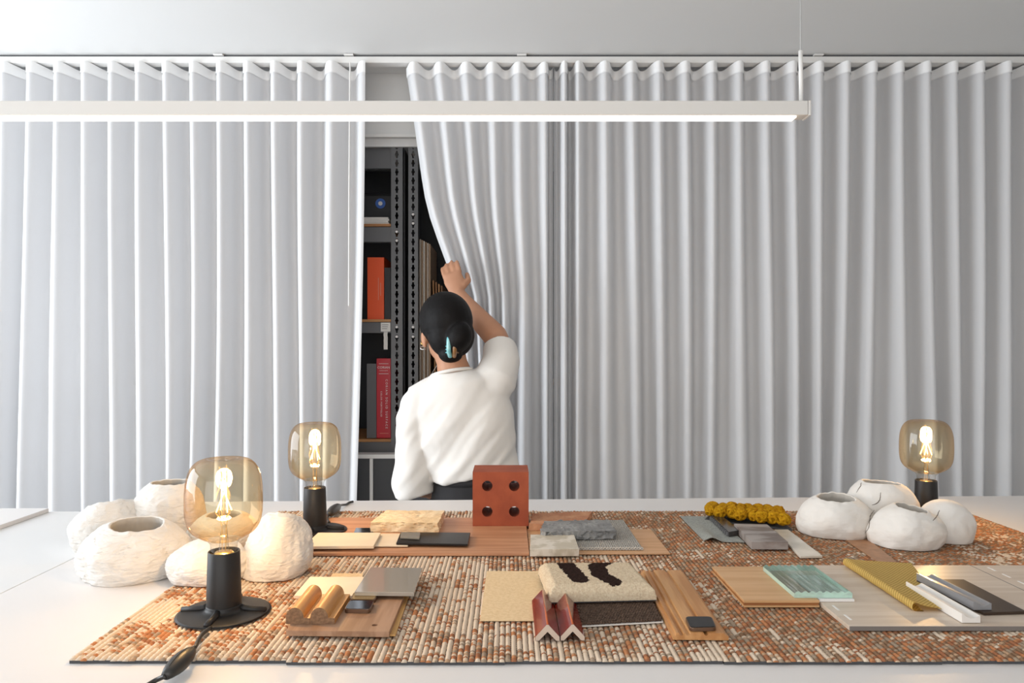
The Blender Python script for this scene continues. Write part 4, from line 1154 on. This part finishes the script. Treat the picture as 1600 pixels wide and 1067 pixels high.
# ------------------------------------------------------------------ table lamps
BULB = [(.0172, .080), (.0172, .088), (.0178, .0935), (.0215, .0985), (.031, .1035), (.0405, .1105), (.0465, .1205), (.0490, .134), (.0495, .150), (.0490, .168), (.0470, .1825), (.0425, .1945), (.0355, .2025), (.0270, .2062), (.0175, .2060), (.008, .2045), (0, .2040)]
def rings_smooth(prof, sub=4):
    p = smooth_path([(r_, 0, z) for r_, z in prof], sub); return [(max(0, q.x), q.z) for q in p]
def make_lamp(loc, label, cord, switch_at, rz=0, power=1.5):
    t = empty('table_lamp', loc, rz); tag(t, label, 'table lamp', 'black table lamps with amber globe bulbs')
    base = lathe(rings_smooth([(0, .0008), (.056, .0008), (.058, .0014), (.0575, .0024), (.045, .0034), (.028, .0046), (.0235, .0075), (.0226, .012)], 2) + [(.0200, .012), (0, .012)], 56)
    obj('base', base, M['black'], t, smooth=True)
    obj('socket_tube', lathe([(.0224, .0122), (.0220, .03), (.0204, .0825), (.0200, .0832), (.0190, .0832), (.0187, .0825), (.0187, .060), (0, .060)], 48), M['black'], t, smooth=True)
    for a in (0, math.pi / 2, math.pi, 3 * math.pi / 2):
        prof = [Vector((.0225, 0, .0085)), Vector((.027, 0, .0062)), Vector((.036, 0, .0048)), Vector((.0565, 0, .0036))]
        bm = tube(prof, [.004, .0045, .0045, .0042], 12, ry=[.004, .0045, .0045, .0042])
        for v in bm.verts: v.co.z = max(v.co.z, .0012)
        o = obj('base_rib', bm, M['black'], t, smooth=True); o.rotation_euler = (0, 0, a - rz)
    g = obj('bulb', lathe(rings_smooth([q for q in BULB if q[1] >= .0985], 4), 56), M['amber'], t, smooth=True)
    obj('bulb_neck', lathe(rings_smooth(BULB[:4], 3), 40), M['clear'], g, smooth=True)
    obj('screw_cap', lathe([(0, .0605), (.0135, .0605), (.0135, .079), (.0110, .082), (0, .0825)], 24), M['brass'], g, smooth=True)
    obj('glass_stem', lathe([(.0075, .0828), (.006, .09), (.0045, .108), (.0035, .118), (0, .119)], 16), M['clear'], g, smooth=True)
    bm = bmesh.new()
    for s in (-1, 1): tube([(s * .0022, 0, .083), (s * .003, 0, .115), (s * .0075, 0, .138)], .0005, 6, bm)
    tube([(0, 0, .118), (0, 0, .183)], .0005, 6, bm)
    obj('support_wire', bm, M['brass'], g)
    for k in range(4):
        a = math.pi / 4 + k * math.pi / 2
        p0 = Vector((math.cos(a) * .0105, math.sin(a) * .0105, .136)); p1 = Vector((math.cos(a + 2.5) * .0075, math.sin(a + 2.5) * .0075, .182))
        obj('filament', tube([p0, p0.lerp(p1, .5), p1], .0008, 8), M['filament'], g)
    l = bpy.data.lights.new('bulb_light', 'POINT'); l.energy = power; l.color = (1.0, .66, .33); l.shadow_soft_size = .012
    lo = bpy.data.objects.new('bulb_light', l); C.objects.link(lo); lo.parent = t; lo.location = (0, 0, .158)
    inv = Matrix.Rotation(-rz, 4, 'Z') @ Matrix.Translation(-Vector(loc))
    pts = [inv @ p for p in smooth_path(cord[0], 8)]
    obj('cord', tube(pts, .0026, 8), M['cord'], t, smooth=True)
    if len(cord) > 1: obj('cord', tube([inv @ p for p in smooth_path(cord[1], 8)], .0026, 8), M['cord'], t, smooth=True)
    a, b_, r_ = switch_at; a, b_ = inv @ a, inv @ b_
    pp = [a.lerp(b_, k / 8) for k in range(9)]; rr = [r_ * s for s in (.42, .72, .9, 1, 1.03, 1.0, .9, .74, .5)]
    sw = obj('switch', tube(pp, rr, 16, ry=[q * 1.15 for q in rr], up=(0, 0, 1)), M['cord'], t, smooth=True)
    mid = a.lerp(b_, .5)
    bm = tube([p + Vector((0, 0, .0)) for p in pp[1:8]], [q * 1.06 for q in rr[1:8]], 16, ry=[.0006] * 7, up=(0, 0, 1))
    obj('switch_seam', bm, M['black'], sw)
    return t
Zl = ZC + .0002
c1 = P(350, 957, Zl)
zt_ = 1.0
swa, swb = P(301, 1015, zt_ + .017), P(259, 1056, zt_ + .012)
make_lamp(c1, 'nearest black table lamp with lit amber globe bulb, front left', [[P(329, 981, Zl + .004), P(317, 990, Zl + .006), P(310, 1000, Zl + .009), P(306, 1009, Zl + .011), swa], [swb, P(243, 1063, zt_ + .006), P(215, 1078, zt_ + .003), P(150, 1100, zt_ + .003)]], (swa, swb, .0092))
c2 = P(492, 829, ZV + .0003); c2.z = ZV + .0003
sa, sb = P(514, 803.5, Zl + .0135), P(529, 790, zt_ + .0165)
make_lamp(c2, 'lit amber globe lamp standing on the brown board near the curtain', [[Vector((c2.x + .015, c2.y + .05, ZV + .004)), P(511, 811, Zl + .009), P(513, 806, Zl + .010), sa], [sb, P(534, 789, zt_ + .008), P(541, 788, zt_ + .003), P(546, 785, zt_ + .003), P(552, 783.5, zt_ + .004)]], (sa, sb, .0095))
d3 = 1.478
c3 = Vector((xx(1447, d3), d3, Zl))
s3, s4 = c3 + Vector((-.075, .085, .012)), c3 + Vector((-.115, .105, .0115))
make_lamp(c3, 'lit amber globe lamp behind the clay vases at the right', [[c3 + Vector((-.035, .045, .004)), c3 + Vector((-.055, .07, .008)), s3], [s4, c3 + Vector((-.14, .115, .006)), c3 + Vector((-.17, .12, .003))]], (s3, s4, .0092))

# ------------------------------------------------------------------ the person
def person():
    YP_ = 2.35
    base = Vector((Q(742, 800, YP_).x, YP_, 0))
    root = empty('person', base); tag(root, 'person in white t-shirt and black trousers reaching up to the curtain', 'person')
    skin = mat('skin', (.50, .25, .145), .55, var=(30, .4), col2=(.46, .22, .125))
    shirt = mat('white cotton', (.80, .77, .73), .9, spec=.1, bump=(500, .15, .0006))
    hairm = mat('black hair', (.006, .005, .005), .55, spec=.15, bump=((140, 40, 140), .4, .002))
    trou = mat('black trousers', (.012, .011, .013), .8)
    q = lambda px, py, Y=YP_: Q(px, py, Y)
    # ---- body: one continuous surface
    bm = bmesh.new()
    hc_ = q(697, 512, 2.375)
    tilt = Matrix.Rotation(math.radians(-8), 3, 'Y') @ Matrix.Rotation(math.radians(22), 3, 'Z')
    ball(bm, hc_ + Vector((0, 0, .008)), .077, .095, .098, 24, tilt)
    ball(bm, hc_ + tilt @ Vector((0, .035, -.055)), .056, .062, .062, 20, tilt)       # jaw
    tube([hc_ + tilt @ Vector((0, .093, .012)), hc_ + tilt @ Vector((0, .112, -.022)), hc_ + tilt @ Vector((0, .10, -.03))], [.006, .012, .010], 10, bm)   # nose
    for s in (-1, 1):
        ball(bm, hc_ + tilt @ Vector((s * .079, .006, -.030)), .009, .017, .029, 12, tilt)            # ears
        ball(bm, hc_ + tilt @ Vector((s * .031, .082, .008)), .014, .012, .010, 12, tilt)              # brow and lids
    ball(bm, hc_ + tilt @ Vector((0, .092, -.056)), .022, .009, .009, 12, tilt)                        # lips
    tube([q(700, 540, 2.36), q(706, 566), q(712, 592)], [.054, .050, .060], 18, bm)
    sp = [q(712, 592), q(714, 612), q(722, 650), q(734, 700), q(740, 745), q(742, 790), q(742, 815)]
    tube(sp, [.06, .100, .120, .115, .112, .135, .14], 24, bm, ry=[.055, .075, .085, .085, .083, .095, .1], up=(1, 0, 0))
    # left arm, hanging, forearm forward
    shl, ell, wrl = q(651, 638), q(646, 750, 2.36), q(692, 770, 2.55)
    tube(smooth_path([q(690, 620), shl, shl.lerp(ell, .5), ell, ell.lerp(wrl, .5), wrl], 4), [.050] + [.042] * 7 + [.040] * 4 + [.040] * 4 + [.038] * 4 + [.027], 16, bm)
    # right arm, raised
    shr, elr, wrr = q(783, 590), Q(777, 531, 2.47), Q(716, 460, 2.585)
    pa = smooth_path([q(745, 603), shr, shr.lerp(elr, .5), elr, elr.lerp(wrr, .4), wrr], 5)
    ra = [.044 - .003 * min(1, k / 12) for k in range(16)] + [.043, .042, .041, .040, .038, .036, .033, .030, .028, .026]
    tube(pa, ra[:len(pa)], 16, bm)
    def hand(w_, d, nrm, curl, thumb_side, spread=.2):
        """w_ wrist, d towards the fingers, nrm back of the hand"""
        d = d.normalized(); sd = d.cross(nrm).normalized(); nrm = sd.cross(d).normalized()
        tube([w_ - d * .01, w_ + d * .02, w_ + d * .055, w_ + d * .088], [.024, .031, .038, .036], 14, bm, ry=[.019, .016, .014, .012], up=tuple(sd))
        for k, (off, L) in enumerate(((-.029, .068), (-.010, .078), (.010, .072), (.028, .056))):
            p = w_ + d * .082 + sd * off * thumb_side; dr = (d + sd * off * thumb_side * 5 * spread).normalized(); pts_ = [p]
            for s in range(3):
                a = curl * (s + .6); p = p + (dr * math.cos(a) - nrm * math.sin(a)) * L * (.42, .33, .25)[s]; pts_.append(p)
            tube(pts_, [.0092, .0088, .0080, .0066], 10, bm)
        p = w_ + d * .025 - sd * .026 * thumb_side; dr = (d * .65 - sd * .75 * thumb_side - nrm * .35).normalized()
        tube([p, p + dr * .035, p + dr * .035 + (d * .9 - nrm * .45).normalized() * .028, p + dr * .035 + (d * .9 - nrm * .6).normalized() * .05], [.013, .0115, .010, .008], 10, bm)
    hand(wrr, Q(701, 412, 2.63) - wrr, Vector((-.1, -1, .25)), .28, -1)
    hand(wrl, Vector((.25, 1, -.05)), Vector((0, 0, 1)), .35, 1)
    # legs
    for s in (-1, 1):
        hp = Vector((base.x + s * .085, YP_, .82)); kn = Vector((base.x + s * .09, YP_ + .01, .46)); an = Vector((base.x + s * .09, YP_ + .03 * 0, .09))
        tube([hp, hp.lerp(kn, .5), kn, kn.lerp(an, .4), an, Vector((an.x, an.y, .03))], [.085, .072, .053, .054, .036, .036], 14, bm)
        tube([Vector((an.x, an.y - .05, .035)), Vector((an.x, an.y + .05, .038)), Vector((an.x + s * .015, an.y + .15, .022))], [.034, .038, .022], 12, bm, ry=[.032, .036, .020])
    me = remeshed('body', bm, .0048, 3)
    me.materials.clear(); me.materials.append(skin)
    for v in me.vertices: v.co -= base
    obj('body', me, None, root, smooth=True)
    # eyes
    for s in (-1, 1):
        e = bmesh.new(); ball(e, hc_ + tilt @ Vector((s * .031, .089, .006)) - base, .0095, .0085, .006, 12, tilt); obj('eye', e, M['print'], root, smooth=True)
    # ---- t-shirt
    bm = bmesh.new()
    tube([q(706, 580), q(707, 589), q(711, 602), q(715, 622), q(722, 655), q(731, 695), q(738, 728), q(740, 742)],
         [.064, .092, .138, .160, .170, .160, .146, .143], 36, bm, ry=[.066, .082, .096, .104, .112, .114, .110, .108], up=(1, 0, 0))
    ball(bm, q(657, 636), .068, .070, .066, 20); ball(bm, q(768, 602), .070, .068, .062, 20)
    tube([q(705, 600), q(676, 610), q(650, 626)], [.042, .046, .050], 18, bm, ry=[.06, .062, .062])
    tube([q(662, 622), q(650, 655), q(647, 705), q(647, 752), q(650, 771)], [.058, .064, .063, .064, .066], 24, bm, ry=[.06, .07, .072, .074, .076], up=(1, 0, 0))
    tube([q(757, 612), q(775, 592, 2.36), Q(783, 565, 2.40), Q(781, 543, 2.445)], [.075, .072, .064, .060], 24, bm)
    me = remeshed('t_shirt', bm, .0045, 16)
    me.materials.clear(); me.materials.append(shirt)
    nv = [v.normal.copy() for v in me.vertices]
    for v, n_ in zip(me.vertices, nv):
        p = v.co
        # drag folds from the raised shoulder to the opposite hip, and round the sleeves
        u = (p.x * .62 + p.z * .78); wv = (p.x * .78 - p.z * .62)
        f = noise.noise(Vector((u * 5.0, wv * 17.0, p.y * 4))) * .012 + noise.noise(Vector((u * 9.0, wv * 40.0, p.y * 8))) * .0042
        low = max(0, min(1, (1.20 - p.z) / .2)); f *= .35 + .9 * low
        f += (.3 + .9 * low) * .011 * (.35 - abs(noise.noise(Vector((u * 3.0 + 4, wv * 11.0, p.y * 3)))))
        v.co = p + n_ * f - base
    obj('t_shirt', me, None, root, smooth=True)
    # collar rib
    cp = []
    cc = q(706, 583.5)
    for k in range(25):
        a = 2 * math.pi * k / 24; cp.append(cc + Vector((math.cos(a) * .066, math.sin(a) * .068, .002 + .012 * math.cos(a) - .010 * math.sin(a))) - base)
    obj('collar', tube(cp, .0055, 8), shirt, root, smooth=True)
    # ---- trousers
    bm = bmesh.new()
    tube([q(740, 738), q(741, 765), q(742, 800), q(742, 822)], [.126, .138, .152, .155], 28, bm, ry=[.095, .104, .112, .112], up=(1, 0, 0))
    for s in (-1, 1):
        tube([Vector((base.x + s * .075, YP_, .86)), Vector((base.x + s * .088, YP_, .46)), Vector((base.x + s * .09, YP_, .10))], [.092, .078, .07], 20, bm)
    me = remeshed('trousers', bm, .006, 3); me.materials.clear(); me.materials.append(trou)
    for v in me.vertices: v.co -= base
    tr_ = obj('trousers', me, None, root, smooth=True)
    wb_ = tube([q(740, 741) - base, q(740.5, 752) - base], [.1315, .1345], 36, ry=[.1, .102], up=(1, 0, 0)); obj('waistband', wb_, trou, tr_, smooth=True)
    for s in (-1, 1):
        f = bmesh.new(); ball(f, Vector((s * .095, .045, .032)), .046, .115, .034, 18); box(f, s * .095 - .045, s * .095 + .045, -.06, .15, .001, .014, .004)
        obj('shoe', f, trou, root, smooth=True)
    # ---- hair gathered in a low bun
    bm = bmesh.new()
    ball(bm, hc_ + tilt @ Vector((0, -.008, .022)), .088, .104, .098, 28, tilt)
    ball(bm, hc_ + tilt @ Vector((.0, -.045, -.028)), .078, .062, .078, 24, tilt)
    ball(bm, q(717, 527, 2.285), .042, .045, .052, 20, Matrix.Rotation(.35, 3, 'Y'))
    ball(bm, q(704, 553, 2.31), .040, .036, .030, 18)
    # clear the face
    me = remeshed('hair', bm, .0045, 4)
    b2 = bmesh.new(); b2.from_mesh(me)
    kill = []
    for v in b2.verts:
        l = tilt.transposed() @ (v.co - hc_)
        if l.y > .055 and l.z < .055: kill.append(v)
    bmesh.ops.delete(b2, geom=kill, context='VERTS'); shift(b2, base)
    h_ = obj('hair', b2, hairm, root, smooth=True)
    # claw clip: two toothed jaws
    cpos = q(706, 540, 2.262)
    teal = mat('teal acetate', (.12, .42, .46), .2, var=(60, 1), col2=(.30, .58, .58), coat=.4); tort = mat('tortoise acetate', (.22, .10, .03), .2, coat=.4)
    for s, m_ in ((-1, teal), (1, tort)):
        c = bmesh.new()
        tube(smooth_path([cpos + Vector((s * .006 - .002, .022, .034)), cpos + Vector((s * .009, .0, .022)), cpos + Vector((s * .0095, -.004, 0)), cpos + Vector((s * .009, .0, -.020)), cpos + Vector((s * .006, .015, -.034))], 5), .0075, 10, c)
        for k in range(5):
            zz = .020 - .010 * k
            tube([cpos + Vector((s * .010, .000, zz)), cpos + Vector((s * .019, .012, zz - .002)), cpos + Vector((s * .022, .026, zz - .002))], [.003, .0026, .0015], 6, c)
        obj('hair_clip', shift(c, base), m_, h_, smooth=True)
    # earrings on the visible ear
    for py, rr, m_ in ((536, .0075, M['brass']), (543.5, .0095, M['steel'])):
        ec = q(661.5, py, 2.352) - base
        pts_ = [ec + Vector((math.cos(a) * rr, math.sin(a) * rr * .6, math.sin(a) * rr * .55)) for a in [2 * math.pi * k / 16 for k in range(17)]]
        obj('earring', tube(pts_, .0019, 8), m_, root, smooth=True)
person()
